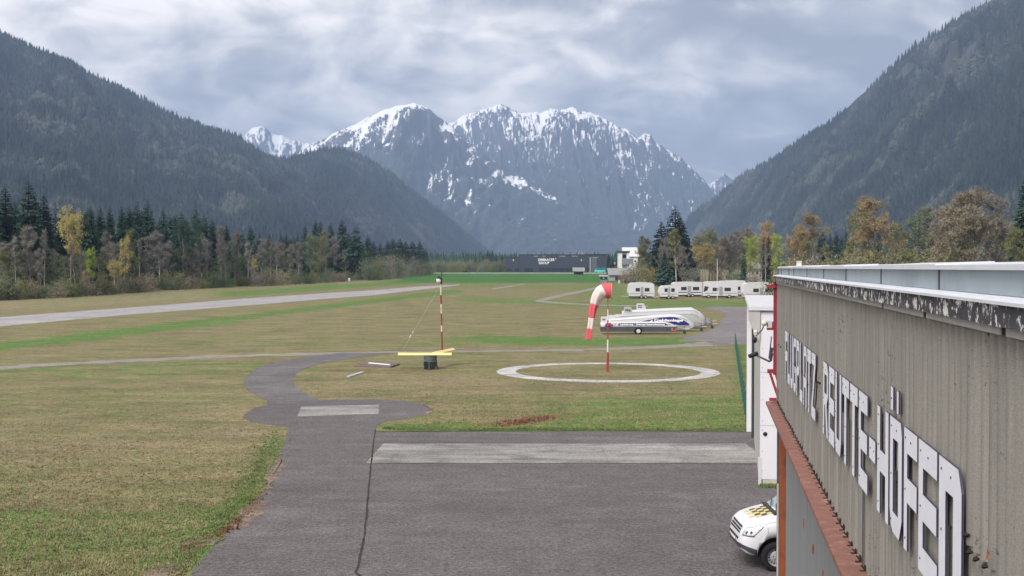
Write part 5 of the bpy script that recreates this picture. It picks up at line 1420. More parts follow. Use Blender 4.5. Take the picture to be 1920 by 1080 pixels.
def spl(px, rank='front'):
    z, pos = zone(px)
    if px > 690: return 'small dark spruce at the far end of the belt, %s in that row' % ('first from the left' if px < 695 else 'second' if px < 706 else 'third' if px < 720 else 'fourth' if px < 732 else 'fifth' if px < 743 else 'sixth' if px < 755 else 'seventh' if px < 767 else 'eighth' if px < 780 else 'ninth') if rank == 'front' else 'half hidden spruce behind the last small ones of the belt, %s part' % pos
    return ('%s dark spruce %s, %s one there' if rank == 'front' else '%s rear rank spruce %s, %s part') % ('pointed' if rank == 'front' else 'half hidden', z, pos)
SEEN = {}
def once(label):
    SEEN[label] = SEEN.get(label, 0) + 1
    return label if SEEN[label] == 1 else label + ', ' + {2: 'second', 3: 'third', 4: 'fourth', 5: 'fifth'}.get(SEEN[label], 'last')
def btl(px, m, bark):
    z, pos = zone(px); z = z.replace('behind', 'beside')
    return '%s bare tree, %s trunk, %s, %s part' % ({'bare':'pinkish grey','bare_grey':'pale grey','olive':'olive tinged','brown':'brownish'}[m], {'birch':'pale','grey':'grey'}[bark], z, pos)
def bul(px, m):
    z, pos = zone(px); z = z.replace('behind', 'below').replace('around', 'below')
    return 'low %s bush of the belt %s, %s part' % ({'olive':'olive','greygreen':'grey green','green':'fresh green','brown':'brown','bare_grey':'leafless grey'}[m], z, pos)
for px, top, w, lab in [(-14,352,1.1,None),(12,344,1.15,'tall spruce at the very left end of the belt beyond the runway'),(55,339,1.1,'tallest spruce of the belt, its tip standing left of a second high spruce'),(83,362,1.0,'high spruce just right of the tallest one in the belt'),
    (117,392,1.0,None),(134,386,1.0,None),(160,394,1,None),(172,384,.9,None),(189,386,.85,None),(207,384,.85,None),(229,384,.8,None),(243,383,.95,None),(258,378,1,None),(277,373,1.15,'broad pointed spruce rising above its row in the middle of the belt'),
    (307,387,1.0,None),(331,399,1,None),(341,394,1,None),(368,391,1.1,'dark blunt spruce right of the gap in the belt'),(383,401,1,None),(399,408,1,None),(425,420,1,None),(447,428,1,None),(470,422,.9,None),(487,436,1,None),(505,437,1,None),(527,437,1,None),(537,436,1,None),(552,442,1,None),
    (572,418,1.0,'left spruce of the tall pair in the further part of the belt'),(592,411,.95,None),(601,412,1.0,'right spruce of the tall pair in the further part of the belt'),(620,417,1.1,None),(642,410,1.2,'tall dense spruce left of the one with a bare reddish trunk'),
    (690,440,1.3,None),(700,451,1.5,None),(713,453,1.6,None),(727,450,1.6,None),(737,446,1.6,None),(750,446,1.6,None),(761,450,1.6,None),(773,451,1.6,None),(787,451,1.6,None),(798,465,1.6,'last small spruce at the far right end of the belt')]:
    plant(SPR, px, baseline(px) - interp([(0,9),(400,6.5),(800,3)], px), top, 'spruce', label=lab or once(spl(px)), group=GS, wide=w)
rb = random.Random(11)
for k in range(62):                         # rank behind, its tips just showing between the first
    px = -20 + 820*(k+rb.random())/62
    tops = interp([(0,372),(100,388),(260,392),(400,415),(470,438),(560,440),(610,425),(660,440),(720,458),(800,468)], px) + rb.uniform(-3,16)
    plant(SPR, px, baseline(px) - interp([(0,15),(400,11),(800,5)], px), tops, 'spruce', label=once(spl(px, 'rear')), group=GS, wide=rb.uniform(.95,1.25), seed=k)
plant(SPT, 668, 525, 421, 'spruce', 'pine', 'spruce with a bare reddish trunk below its high crown', GS, 1.15)
plant(FULL, 345, 541, 417, 'pine', 'grey', 'rounded blue green conifer in front of the dark spruces', None, .75, cat='tree', name='pine_tree')
plant(FULL, 375, 540, 424, 'pine', 'grey', 'slimmer blue green pine right of the rounded one', None, .6, name='pine_tree')
plant(ROUND, 133, 556, 421, 'yellow', 'grey', 'tall tree with a rounded yellow crown in the belt', None, .80)
plant(LEAF, 232, 549, 450, 'yellow', 'birch', 'slim dull yellow birch in front of the spruces', None, .7)
plant(ROUND, 215, 551, 500, 'yellow', 'birch', 'small bright yellow young tree low in front of the belt', None, 1.2)
plant(LEAF, 160, 554, 508, 'yellow', 'grey', 'little yellow flowering tree right of the tall yellow one', None, 1.1)
plant(LEAF, 167, 553, 470, 'lime', 'grey', 'fresh light green tree half hidden beside the tall yellow one', None, .9)
plant(LEAF, 478, 536, 488, 'yellow', 'birch', 'small pale yellow tree at the edge of the belt by its middle', None, .9)
for px, top, w, kd, m, bk in [(4,458,1,BARE,'bare','grey'),(30,440,.8,POLE,'bare_grey','birch'),(58,427,1.0,BARE,'bare','grey'),(76,470,.8,BARE,'bare','grey'),(84,428,.7,POLE,'bare_grey','birch'),(100,470,.9,BARE,'bare_grey','grey'),(112,475,.8,POLE,'olive','birch'),
    (141,462,1,BARE,'bare','birch'),(152,470,.8,POLE,'bare','grey'),(200,440,.8,BARE,'bare_grey','grey'),(215,458,.9,BARE,'bare','birch'),(247,435,.7,BARE,'olive','grey'),(262,448,.8,POLE,'bare_grey','birch'),(275,470,.8,BARE,'bare','grey'),(288,438,1.1,BARE,'bare','grey'),(300,441,.9,BARE,'bare','birch'),(315,455,1.0,BARE,'bare','birch'),(328,470,.9,BARE,'bare_grey','grey'),
    (352,462,1.0,BARE,'brown','grey'),(366,470,1,BARE,'bare','grey'),(378,443,1,BARE,'bare','birch'),(388,455,.9,BARE,'bare','birch'),(415,427,.7,BARE,'bare','grey'),(440,434,.7,BARE,'bare_grey','grey'),(465,455,.8,BARE,'bare','birch'),(490,450,.9,BARE,'bare','birch'),(507,452,.8,BARE,'bare_grey','birch'),(519,452,.8,POLE,'bare','birch'),(530,455,.8,BARE,'bare','grey'),(545,462,.9,BARE,'bare_grey','grey'),
    (560,455,1,BARE,'bare_grey','birch'),(612,432,.8,BARE,'bare_grey','grey'),(625,444,.9,BARE,'bare','grey'),(648,470,1,BARE,'bare_grey','birch'),(658,478,1,BARE,'bare','grey')]:
    plant(kd, px, baseline(px) - rb.uniform(.5,4), top, m, bk, once(btl(px, m, bk)), GD, w*1.05)
for k in range(34):                         # green understorey filling the middle height of the belt
    px = 4 + 655*(k+rb.random()*.7)/34
    m_u = rb.choice(['greygreen','green','olive','greygreen','olive'])
    z_, pos_ = zone(px); z_ = z_.replace('behind', 'near').replace('around', 'near')
    plant(rb.choice([LEAF, FULL]), px, baseline(px) - rb.uniform(2,5), interp([(0,478),(300,470),(500,476),(650,482)], px) + rb.uniform(-10,18), m_u, 'grey', once('small %s tree %s, %s part' % ({'greygreen':'grey green','green':'fresh green','olive':'olive'}[m_u], z_, pos_)), 'green understorey of the belt', rb.uniform(.8,1.15), seed=k)
for px, top, w, m, lab in [(424,459,.9,'greygreen','pale grey green tree, the largest leafy one in the middle of the belt'),(440,470,.8,'greygreen','second pale grey green tree touching the largest one'),(455,485,.9,'green','low fresh green tree right of the pale grey green pair'),(583,448,1.0,'greygreen','airy light green tree in front of the tall spruce pair'),(600,450,.9,'olive','olive tree standing before the right spruce of the pair'),(680,470,.9,'greygreen','grey green tree right of the bare trunked spruce')]:
    plant(FULL, px, baseline(px)-1.5, top, m, 'grey', lab, None, w)
for k in range(66):
    px = -15 + 700*(k+rb.random()*.8)/66
    b0 = baseline(px); h = interp([(0,46),(300,36),(500,34),(680,26)], px)*rb.uniform(.55,1.1)
    m = rb.choice(['olive','greygreen','green','olive','brown','bare_grey','greygreen'])
    plant(BUSH, px, b0 - rb.uniform(-.6,1.2), b0 - h, m, None, once(bul(px, m)), GB, rb.uniform(.7,1.05), seed=k)
LBR = lambda px, m: '%s rounded bush at the end of the belt, %s' % ({'olive':'olive','greygreen':'grey green','green':'fresh green','bare_grey':'leafless grey'}[m], 'below the bare trunked spruce' if px < 706 else 'below the row of small spruces' if px < 745 else 'near the runway tip' if px < 780 else 'last before the meadow')
for px, top, m, w in [(690,484,'greygreen',.62),(703,476,'olive',.6),(716,470,'greygreen',.6),(728,476,'bare_grey',.6),(742,474,'olive',.6),(752,480,'bare_grey',.62),(765,488,'greygreen',.6),(775,478,'bare_grey',.55),(788,484,'olive',.6),(798,482,'greygreen',.6),(807,488,'olive',.6),(699,496,'green',.7),(735,498,'olive',.7)]:
    plant(BUSH, px, baseline(px)+.6, top, m, None, LBR(px, m), 'bushes at the end of the belt', w)
# hedge across the far end of the meadow
LH = lambda px, m: '%s hedge bush across the far meadow, %s' % ({'olive':'olive','greygreen':'grey green','amber':'amber','bare_grey':'grey'}[m], 'left end by the belt' if px < 845 else 'middle behind the dark car' if px < 890 else 'part before the dark spruces' if px < 925 else 'right end by the dark hall')
for k in range(46):
    px = 808 + 142*(k+rb.random()*.6)/46
    m_b = rb.choice(['olive','olive','greygreen','olive','greygreen','bare_grey'])
    plant(BUSH, px, 511.0, rb.uniform(484,493), m_b, None, once(LH(px, m_b)), 'hedge bushes across the far meadow', rb.uniform(.5,.75), D=rb.uniform(790,850), seed=k)
for px, top, w in [(906,474,1),(913,471,1),(920,474,1.1),(930,480,1.3),(941,478,1.2),(899,480,1)]:
    plant(SPR, px, 0, top, 'spruce', label='dark spruce behind the far hedge left of the dark hall', group='spruces behind the far hedge', D=900, wide=w)
for px, top, w, d in [(1141,474,1.2,880),(1148,481,1.5,870),(1158,480,1.3,900),(1136,484,1,880)]:
    plant(SPR, px, 0, top, 'spruce', label='dark spruce between the hall and the white house', group='spruces between hall and white house', D=d, wide=w)

# ------------------------------------------------------------------ trees on the right, before the caravans and behind the hangar
def rt(kind, px, D, top, m, bark, label, wide=1.0, group=None): return plant(kind, px, 0, top, m, bark, label, group, wide, D=D)
rt(SPR, 1266, 392, 384, 'dark', None, 'great dark spruce, tallest of the trees right of the hall', 1.75)
rt(SPR, 1274, 410, 402, 'dark', None, 'dark spruce half hidden behind the right side of the great one', 1.6)
rt(SPR, 1240, 400, 414, 'dark', None, 'dark spruce leaning on the left of the great one', 1.5)
rt(SPR, 1284, 398, 440, 'spruce', None, 'shorter green spruce right below the great one', 1.5)
rt(SPR, 1246, 350, 470, 'pine', None, 'young bushy blue green spruce in front of the great one', 1.75)
rt(BAREW, 1243, 372, 446, 'bare', 'grey', 'bare pinkish tree in front of the great spruce', .75)
rt(BARE, 1268, 365, 432, 'olive', 'birch', 'slender tree with a crooked pale trunk before the great spruce', 1.0)
rt(BAREW, 1280, 360, 462, 'bare_grey', 'grey', 'bare grey shrubby tree at the foot of the great spruce', .8)
rt(BARE, 1208, 410, 446, 'olive', 'grey', 'thin olive tree left of the spruces', 1.2)
rt(FULL, 1203, 400, 462, 'olive', 'grey', 'round olive tree left of the spruces', .95)
rt(BUSH, 1190, 395, 487, 'brown', None, 'brown bush hiding the side of the barn', .7)
rt(BUSH, 1207, 370, 492, 'olive', None, 'olive bush right of the barn', .7)
rt(BUSH, 1222, 375, 500, 'amber', None, 'small amber bush before the olive trees', .8)
rt(BUSH, 1172, 400, 505, 'brown', None, 'low brown scrub at the corner of the barn', 1.0)
rt(LEAF, 1330, 420, 436, 'olive', 'grey', 'olive tree with open crown right of the great spruce', 1.15)
rt(LEAF, 1312, 425, 446, 'olive', 'grey', 'smaller olive tree between the great spruce and the open crowned one', 1.1)
rt(ROUND, 1321, 345, 473, 'amber', 'grey', 'golden amber tree behind the flagpole', 1.35)
rt(BAREW, 1345, 410, 446, 'brown', 'grey', 'brown budding tree behind the two flagpoles', 1.0)
rt(BAREW, 1368, 415, 434, 'bare', 'grey', 'bare tree with a purple brown crown left of the lime tree', 1.05)
rt(BAREW, 1392, 420, 428, 'brown', 'grey', 'brown crowned tree behind the lime tree', 1.0)
rt(FULL, 1406, 380, 451, 'lime', 'grey', 'bright lime green tree behind the small pointed spruce', 1.0)
rt(SPN, 1395, 340, 464, 'spruce', None, 'small pointed spruce in front of the lime tree', 1.25)
rt(SPN, 1432, 330, 443, 'dark', None, 'left one of two slim dark spruces near the hangar corner', .95)
rt(SPN, 1441, 325, 437, 'dark', None, 'right one of two slim dark spruces near the hangar corner', 1.15)
rt(POLE, 1428, 300, 470, 'bare_grey', 'birch', 'pale birch trunk in front of the two slim spruces', .7)
rt(POLE, 1436, 298, 460, 'bare_grey', 'birch', 'second pale birch stem between the two slim spruces', .6)
rt(BAREW, 1436, 420, 417, 'orange', 'grey', 'rust brown tree behind the two slim spruces', .85)
rt(FULL, 1459, 390, 448, 'lime', 'grey', 'yellow green tree right of the two slim spruces', .85)
rt(FULL, 1366, 350, 497, 'greygreen', 'grey', 'low grey green tree behind the caravans', 1.0)
rt(BUSH, 1382, 345, 500, 'greygreen', None, 'grey green bush behind the caravans', .9)
rt(BUSH, 1345, 350, 503, 'brown', None, 'brown bush at the foot of the flagpoles', .9)
rt(BUSH, 1300, 352, 500, 'bare_grey', None, 'grey leafless bush left of the golden amber tree', .9)
rt(BUSH, 1415, 320, 508, 'brown', None, 'brown bush below the lime tree', .9)
rt(BAREW, 1500, 350, 404, 'orange', 'grey', 'big rust orange tree standing over the far end of the hangar roof', 1.2)
rt(BAREW, 1482, 360, 425, 'orange', 'grey', 'smaller rust tree on the left of the big one', 1.1)
rt(FULL, 1512, 330, 455, 'olive', 'grey', 'olive green tree below the big rust tree', .9)
rt(FULL, 1548, 400, 462, 'olive', 'grey', 'small olive tree between the two rust trees', .9)
rt(BUSH, 1565, 300, 474, 'lime', None, 'lime bush just above the zinc parapet', .8)
rt(BUSH, 1530, 330, 480, 'olive', None, 'olive bush just above the zinc parapet', .8)
for px, top, w in [(1543,430,1.0),(1556,436,1.0),(1568,432,1.1),(1578,440,1),(1536,440,1)]:
    rt(SPR, px, 600, top, 'spruce', None, '%s dark spruce in the gap between the two rust trees' % {1536:'leftmost',1543:'second from left',1556:'middle',1568:'fourth from left',1578:'rightmost'}[px], w, 'spruces in the gap between the rust trees')
rt(BAREW, 1645, 240, 374, 'orange', 'grey', 'large pointed rust orange tree above the hangar parapet', 1.05)
rt(LEAF, 1610, 250, 398, 'olive', 'grey', 'yellowish olive tree leaning on the left of the large rust one', .95)
rt(FULL, 1680, 255, 430, 'olive', 'grey', 'yellow olive tree right of the large rust one', .85)
rt(FULL, 1600, 245, 458, 'olive', 'grey', 'low olive tree at the left foot of the large rust one', .9)
rt(LEAF, 1718, 260, 405, 'greygreen', 'grey', 'thin greyish green tree in the middle of the hangar skyline', 1.05)
rt(BARE, 1738, 265, 392, 'bare_grey', 'grey', 'dark stemmed bare tree beside the thin greyish green one', 1.1)
rt(BAREW, 1757, 240, 425, 'brown', 'grey', 'low brown tree in the dip of the skyline above the parapet', .95)
rt(BAREW, 1785, 228, 372, 'brown', 'grey', 'tall brown grey tree, left of the broad pair', 1.05)
rt(BAREW, 1828, 222, 356, 'brown', 'grey', 'broadest brown grey tree above the near parapet', 1.15)
rt(BAREW, 1862, 230, 372, 'bare_grey', 'grey', 'grey brown tree right of the broadest one', .95)
rt(FULL, 1885, 235, 425, 'olive', 'grey', 'olive tree before the spruce at the right border', .9)
rt(FULL, 1700, 235, 470, 'olive', 'grey', 'low olive tree just over the parapet joint', 1.2)
rt(FULL, 1805, 225, 455, 'olive', 'grey', 'low olive tree under the tall brown grey ones', 1.1)
rt(SPR, 1922, 215, 326, 'spruce', None, 'dark spruce cut by the right border of the view', 1.1)
rt(FULL, 1908, 210, 440, 'olive', 'grey', 'olive tree cut by the right border', 1.0)
LRB = lambda px, m: 'low %s bush along the hangar skyline %s' % ({'olive':'olive','brown':'brown','bare_grey':'grey'}[m], 'below the big rust tree' if px < 1560 else 'below the large pointed rust tree' if px < 1690 else 'in the dip of the skyline' if px < 1775 else 'below the broad brown tree' if px < 1870 else 'by the right border')
for k in range(22):
    px = 1462 + 470*(k+rb.random()*.7)/22
    m_b = rb.choice(['olive','brown','olive','bare_grey'])
    rt(BUSH, px, rb.uniform(210,260), interp([(1460,484),(1600,470),(1900,452)], px)+rb.uniform(-5,8), m_b, None, once(LRB(px, m_b)), rb.uniform(.8,1.1), 'bushes along the hangar skyline')
for k in range(16):
    px = 1500 + 430*(k+rb.random()*.7)/16
    rt(SPR, px, rb.uniform(620,760), interp([(1500,450),(1600,436),(1900,410)], px)+rb.uniform(-8,14), 'spruce', None, 'distant spruce showing between the bare trees above the hangar', rb.uniform(1,1.2), 'distant spruces behind the bare trees')
for k in range(9):
    px = 1290 + 165*(k+rb.random()*.7)/9
    rt(BAREW, px, rb.uniform(440,480), interp([(1290,455),(1350,442),(1450,430)], px)+rb.uniform(-4,10), rb.choice(['brown','bare','olive']), 'grey', 'hazy brown tree in the rear row right of the great spruce', 1.1, 'rear row of brown trees')
# a distant wood on the valley floor
far = MB()
rf_ = random.Random(3)
for k in range(2600):
    px = rf_.uniform(780, 1560); D = rf_.uniform(1000, 1900); g = P(px, 490, D); h = rf_.uniform(9, 17); w = h*rf_.uniform(.16,.26)
    if 940 < px < 1140 and D < 1150: continue
    a0 = rf_.random()*6; vs = [(g.x+w*math.cos(a0+q*1.2566), g.y+w*math.sin(a0+q*1.2566), h*.06) for q in range(5)] + [(g.x, g.y, h)]
    far.add(vs, [(q, (q+1) % 5, 5) for q in range(5)])
o = far.build('distant_wood', LM_['spruce']); tag(o, kind='stuff')

# ------------------------------------------------------------------ buildings at the end of the field
def bld(name, px, D, label, cat='building', group=None):
    p = P(px, 490, D); return empty(name, (p.x, p.y, 0), label, cat, group), p
hall, hp = bld('industrial_hall', 947, 790, 'long dark blue grey hall with a white sign at the end of the meadow')
sc_ = 790/FPX
X = lambda px: (px-947)*sc_
Zp = lambda py: HC - (py-490)*sc_ + 0
b_ = MB(); b_.box(0, X(974), 0, 40, 0, Zp(483.5)); b_.build('low_wing', M['hall_dark'], hall)
b_ = MB(); b_.box(X(974)+.02, X(1106.5), -.6, 60, 0, Zp(478.2)); b_.build('main_wall', M['hall_dark'], hall)
b_ = MB(); b_.box(X(1106.5)+.02, X(1119), -.3, 60, 0, Zp(482)); b_.build('stair_bay', M['hall_grey'], hall)
b_ = MB(); b_.box(X(1106.5)+.02, X(1137.5), .0, 60, Zp(482)+.02 if False else 0, Zp(477.4)); b_.build('east_wing', M['hall_dark'], hall)
b_ = MB(); b_.box(X(974)-.2, X(1107), -.8, 60.2, Zp(478.2)+.02, Zp(478.2)+.4); b_.box(-.2, X(974)-.22, -.2, 40.2, Zp(483.5)+.02, Zp(483.5)+.35); b_.box(X(1107)+.02, X(1138), -.35, 60.2, Zp(477.4)+.02, Zp(477.4)+.4); b_.build('roof_edge', M['roof_dark'], hall)
b_ = MB(); b_.box(X(1105.4), X(1107.5), -.9, -.62, .0, Zp(482)); b_.build('white_strip', M['hall_light'], hall)
for x0, x1, y in ((1001,1009,480.2),(1017,1023,480.2),(1048,1060,480.2),(1072,1083,480.2)):
    b_ = MB(); b_.box(X(x0), X(x1), -.66, -.605, Zp(y)-.25, Zp(y)+.15); b_.build('roof_light', M['hall_light'], hall)
b_ = MB(); b_.box(X(1111), X(1122), -.36, -.305, Zp(482.6)-.2, Zp(482.6)+.15); b_.build('roof_light', M['hall_light'], hall)
for x0, x1, y0, y1 in ((949.5,959,503.5,508.5),(965,974,503,509),(982.5,999.5,503,510),(1011,1022,502,509),(1023,1033,502.5,509),(1034,1046,502.5,509),(1047,1058,502.5,509),(1060,1074,502.5,509),(1097,1105,501.5,508)):
    f0 = -.05 if x1 < 975 else -.65
    wnd = MB(); wnd.box(X(x0), X(x1), f0, f0+.045, Zp(y1), Zp(y0)); wo = wnd.build('window', M['black'], hall)
    n_ = max(2, int((x1-x0)/2.6))
    for q in range(n_):
        gl = MB(); a = X(x0)+(X(x1)-X(x0))*q/n_+.12; c = X(x0)+(X(x1)-X(x0))*(q+1)/n_-.12; gl.box(a, c, f0-.03, f0-.004, Zp(y1)+.2, Zp(y0)-.15); gl.build('pane', M['dark_glass'], wo)
for x in (962.5, 1090):
    b_ = MB(); b_.box(X(x)-.35, X(x)+.35, -.66 if x > 974 else -.06, -.605 if x > 974 else -.004, Zp(489.5), Zp(486)); b_.build('wall_emblem', M['yellow_print'], hall)
for txt, xx, yy, ww in (('EMBRACER', 1009, 489.3, 31), ('GROUP', 1010, 495.2, 20)):
    link('sign_lettering', text_mesh(txt, 2.2, M['sign_white'], .045, .05, ww*sc_), hall, (X(xx), -.72, Zp(yy)), (R(90),0,0))
link('sign_lettering', text_mesh('®', 1.0, M['sign_white'], .01, .04), hall, (X(1040.8), -.72, Zp(486.3)), (R(90),0,0))
b_ = MB(); b_.tube([(X(1055),20,Zp(478)),(X(1055),20,Zp(464))], .10, 6); b_.build('roof_mast', M['sock_red'], hall)
b_ = MB(); b_.tube([(X(1086),12,Zp(478)),(X(1086),12,Zp(473)),(X(1090),12,Zp(471)),(X(1094),12,Zp(474)),(X(1095),12,Zp(478))], .2, 6); b_.build('roof_duct', M['steel_pole'], hall)

def gable(o, x0, x1, y0, y1, h, ridge, wall_m, roof_m, over=.5, axis='x', th=.25):
    b_ = MB()
    if axis == 'x':
        ym = (y0+y1)/2; b_.prism([(y0,0),(y1,0),(y1,h),(ym,ridge-th),(y0,h)], 0, x0, x1); b_.build('wall', M[wall_m], o)
        q = MB(); q.prism([(y0-over,h-over*(ridge-h)/(ym-y0)),(ym,ridge),(y1+over,h-over*(ridge-h)/(ym-y0)),(y1+over,h+th-over*(ridge-h)/(ym-y0)),(ym,ridge+th),(y0-over,h+th-over*(ridge-h)/(ym-y0))], 0, x0-over, x1+over)
    else:
        xm = (x0+x1)/2; b_.prism([(x0,0),(x1,0),(x1,h),(xm,ridge-th),(x0,h)], 1, y0, y1); b_.build('wall', M[wall_m], o)
        q = MB(); k = (ridge-h)/(xm-x0); q.prism([(x0-over,h-over*k),(xm,ridge),(x1+over,h-over*k),(x1+over,h+th-over*k),(xm,ridge+th),(x0-over,h+th-over*k)], 1, y0-over, y1+over)
    q.build('roof', M[roof_m], o)
def windows(o, lst, y, m='dark_glass', frame='white_paint'):
    for x0, x1, z0, z1 in lst:
        f = MB(); f.box(x0, x1, y-.03, y-.004, z0, z1); fo = f.build('window', M[frame], o)
        p = MB(); p.box(x0+.1, x1-.1, y-.05, y-.032, z0+.1, z1-.1); p.build('pane', M[m], fo)

o, _ = bld('hay_hut', 1085.5, 660, 'small dark wooden hay hut with a broad grey roof in the meadow', 'hut'); s_ = 660/FPX
gable(o, -8.5*s_, 8*s_, 0, 5, 2.1, 3.5, 'dark_wood', 'roof_grey', .9)
b_ = MB(); b_.box(-1.0, 1.0, -.04, -.004, .1, 1.9); b_.build('door', M['black'], o)
# lantern-like kiosk in the meadow
o, _ = bld('kiosk', 1132, 395, 'little dark kiosk with a flat white roof standing behind the windsock', 'kiosk'); s_ = 395/FPX
b_ = MB(); b_.box(-6*s_, 6*s_, 0, 2, 1.25, 2.25); b_.build('dark_upper', M['car_dark'], o)
b_ = MB(); b_.box(-5.5*s_, 5.5*s_, .05, 1.95, -.02, 1.245); b_.build('grey_lower', M['balcony_grey'], o)
b_ = MB(); b_.box(-8*s_, 8*s_, -.3, 2.3, 2.255, 2.60); b_.build('roof', M['white_paint'], o)
b_ = MB(); b_.box(-.25,.25,-.05,-.004,1.5,2.0); b_.build('dial', M['hall_light'], o)
o, _ = bld('marker_barrel', 1161, 395, 'small white marker barrel right of the dark kiosk', 'barrel')
b_ = MB(); b_.tube([(0,0,0),(0,0,.35),(0,0,.75),(0,0,.95)], [.26,.28,.27,.2], 12); b_.build('drum', M['white_paint'], o)
b_ = MB(); b_.tube([(0,0,.95),(0,0,1.02)], [.15,.13], 10); b_.build('lid', M['sign_white'], o)
o, _ = bld('marker_barrel', 655, 440, 'small white marker barrel at the edge of the tree belt', 'barrel')
b_ = MB(); b_.tube([(0,0,0),(0,0,.4),(0,0,.9),(0,0,1.1)], [.42,.45,.43,.3], 12); b_.build('drum', M['white_paint'], o)
b_ = MB(); b_.tube([(0,0,1.1),(0,0,1.16)], [.22,.2], 10); b_.build('lid', M['sign_white'], o)
# parked things by the hall
def simple_van(px, D, L_, H, paint, label, name='parked_van', cat='van'):
    o, _ = bld(name, px, D, label, cat)
    q = MB(); q.prism([(0,.35),(L_,.35),(L_,H*.9),(L_-.15,H),(1.6,H),(.75,H*.62),(.1,H*.52),(0,H*.4)], 1, 0, 1.9); q.build('body', M[paint], o)
    q = MB(); q.prism([(.86,H*.63),(1.62,H*.95),(2.5,H*.95),(2.5,H*.63)], 1, -.02, -.003); q.prism([(2.7,H*.63),(2.7,H*.95),(L_-.3,H*.92),(L_-.3,H*.63)], 1, -.02, -.003); q.build('side_window', M['dark_glass'], o)
    for x in (.95, L_-1.0):
        for y in ((-.05,.2),(1.7,1.95)):
            t_ = MB(); t_.tube([(x,y[0],.34),(x,y[1],.34)], .34, 14); w_ = t_.build('wheel', M['rubber'], o)
        
    return o
simple_van(1115, 760, 6.4, 3.0, 'turquoise', 'turquoise box van parked at the right end of the dark hall')
simple_van(1139, 745, 4.6, 1.9, 'car_dark', 'dark parked car between the turquoise van and the barn', 'parked_car', 'car')
simple_van(1147, 790, 5.0, 2.6, 'car_dark', 'dark high sided car behind the barn roof', 'parked_car', 'car')
simple_van(862, 800, 4.5, 1.6, 'car_dark', 'dark car driving on the far road by the hedge', 'parked_car', 'car')
o, _ = bld('chalet', 1138, 900, 'house with a pink tiled roof beside the dark hall'); s_ = 900/FPX
gable(o, 0, 19*s_, 0, 9, 3.2, 6.0, 'dark_wood', 'roof_pink', .8)
b_ = MB(); b_.box(3, 3.7, 2, 2.7, 5.0, 7.2); b_.build('chimney', M['render_white'], o); windows(o, [(1.5,2.6,1,2.2),(4.5,5.6,1,2.2)], 0)
# pale barn
o, _ = bld('barn', 1143, 450, 'pale grey barn with a low pitched roof behind the bushes'); s_ = 450/FPX
gable(o, 0, 40*s_, 0, 7, 2.3, 4.3, 'barn_wall', 'roof_grey', .6)
b_ = MB(); b_.box(2.0, 4.6, -.05, -.004, .1, 1.5); b_.build('door', M['dark_wood'], o)
# modern white house
o, _ = bld('modern_house', 1161, 620, 'modern white house with a flat dark roof and blue grey balcony'); s_ = 620/FPX; zz = lambda py: HC-(py-490)*s_
b_ = MB(); b_.box(0, 1.5, 0, 10, 0, zz(473.5)); b_.build('left_pier', M['render_white'], o)
b_ = MB(); b_.box(14*s_, 19*s_, 0, 10, 0, zz(473.5)); b_.build('right_pier', M['render_white'], o)
b_ = MB(); b_.box(1.51, 14*s_-.01, 1.2, 10, 0, zz(473.5)-.01); b_.build('back_wall', M['render_white'], o)
windows(o, [(1.7, 3.6, zz(484.5), zz(477.5))], 1.2, 'dark_glass', 'roof_dark')
b_ = MB(); b_.box(-.4, 20*s_, -.5, 10.5, zz(473.4), zz(470.5)); b_.build('roof', M['roof_dark'], o)
b_ = MB(); b_.box(1.3, 26*s_, -1.4, -.02, zz(496), zz(485)); b_.build('balcony', M['balcony_grey'], o)
o, _ = bld('white_house', 1170, 680, 'white gabled house partly hidden behind the modern one'); s_ = 680/FPX
gable(o, 0, 26*s_, 0, 11, HC+3.0, HC+7.4, 'render_white', 'white_paint', .7)
windows(o, [(3.8,4.9,9.0,10.2),(2.0,3.0,6.5,7.7),(5.5,6.6,6.5,7.7)], 0)
# houses among the trees on the right
o, _ = bld('bungalow', 1404, 430, 'low white bungalow under the lime tree'); s_ = 430/FPX
gable(o, 0, 25*s_, 0, 8, 4.4, 6.3, 'render_white', 'roof_grey', .6); windows(o, [(.8,1.8,2.4,3.6),(2.4,3.4,2.4,3.6)], 0)
o, _ = bld('log_chalet', 1533, 300, 'dark chalet gable just above the zinc parapet'); s_ = 300/FPX
gable(o, 0, 20*s_, 0, 8, HC-.5, HC+1.4, 'dark_wood', 'roof_dark', .5, 'y'); windows(o, [(.7,1.5,HC-2.0,HC-1.0)], 0)
o, _ = bld('white_house', 1531, 420, 'sliver of a white house with a pale roof behind the dark chalet'); s_ = 420/FPX
gable(o, 0, 9*s_, 0, 8, HC-.5, HC+1.6, 'render_white', 'white_paint', .4); windows(o, [(.5,1.1,5,6)], 0)
o, _ = bld('chimney_block', 1495, 60, 'small white vent block on the roof beyond the zinc parapet', 'vent'); o.location.z = 6.3
b_ = MB(); b_.box(0, .20, 0, .20, 0, .66); b_.build('shaft', M['render_white'], o)
b_ = MB(); b_.box(-.02, .22, -.02, .22, .665, .72); b_.build('cap', M['white_paint'], o)
b_ = MB(); b_.box(-.6, .8, -.6, .8, -6.3, -.004); b_.build('base', M['render_white'], o)

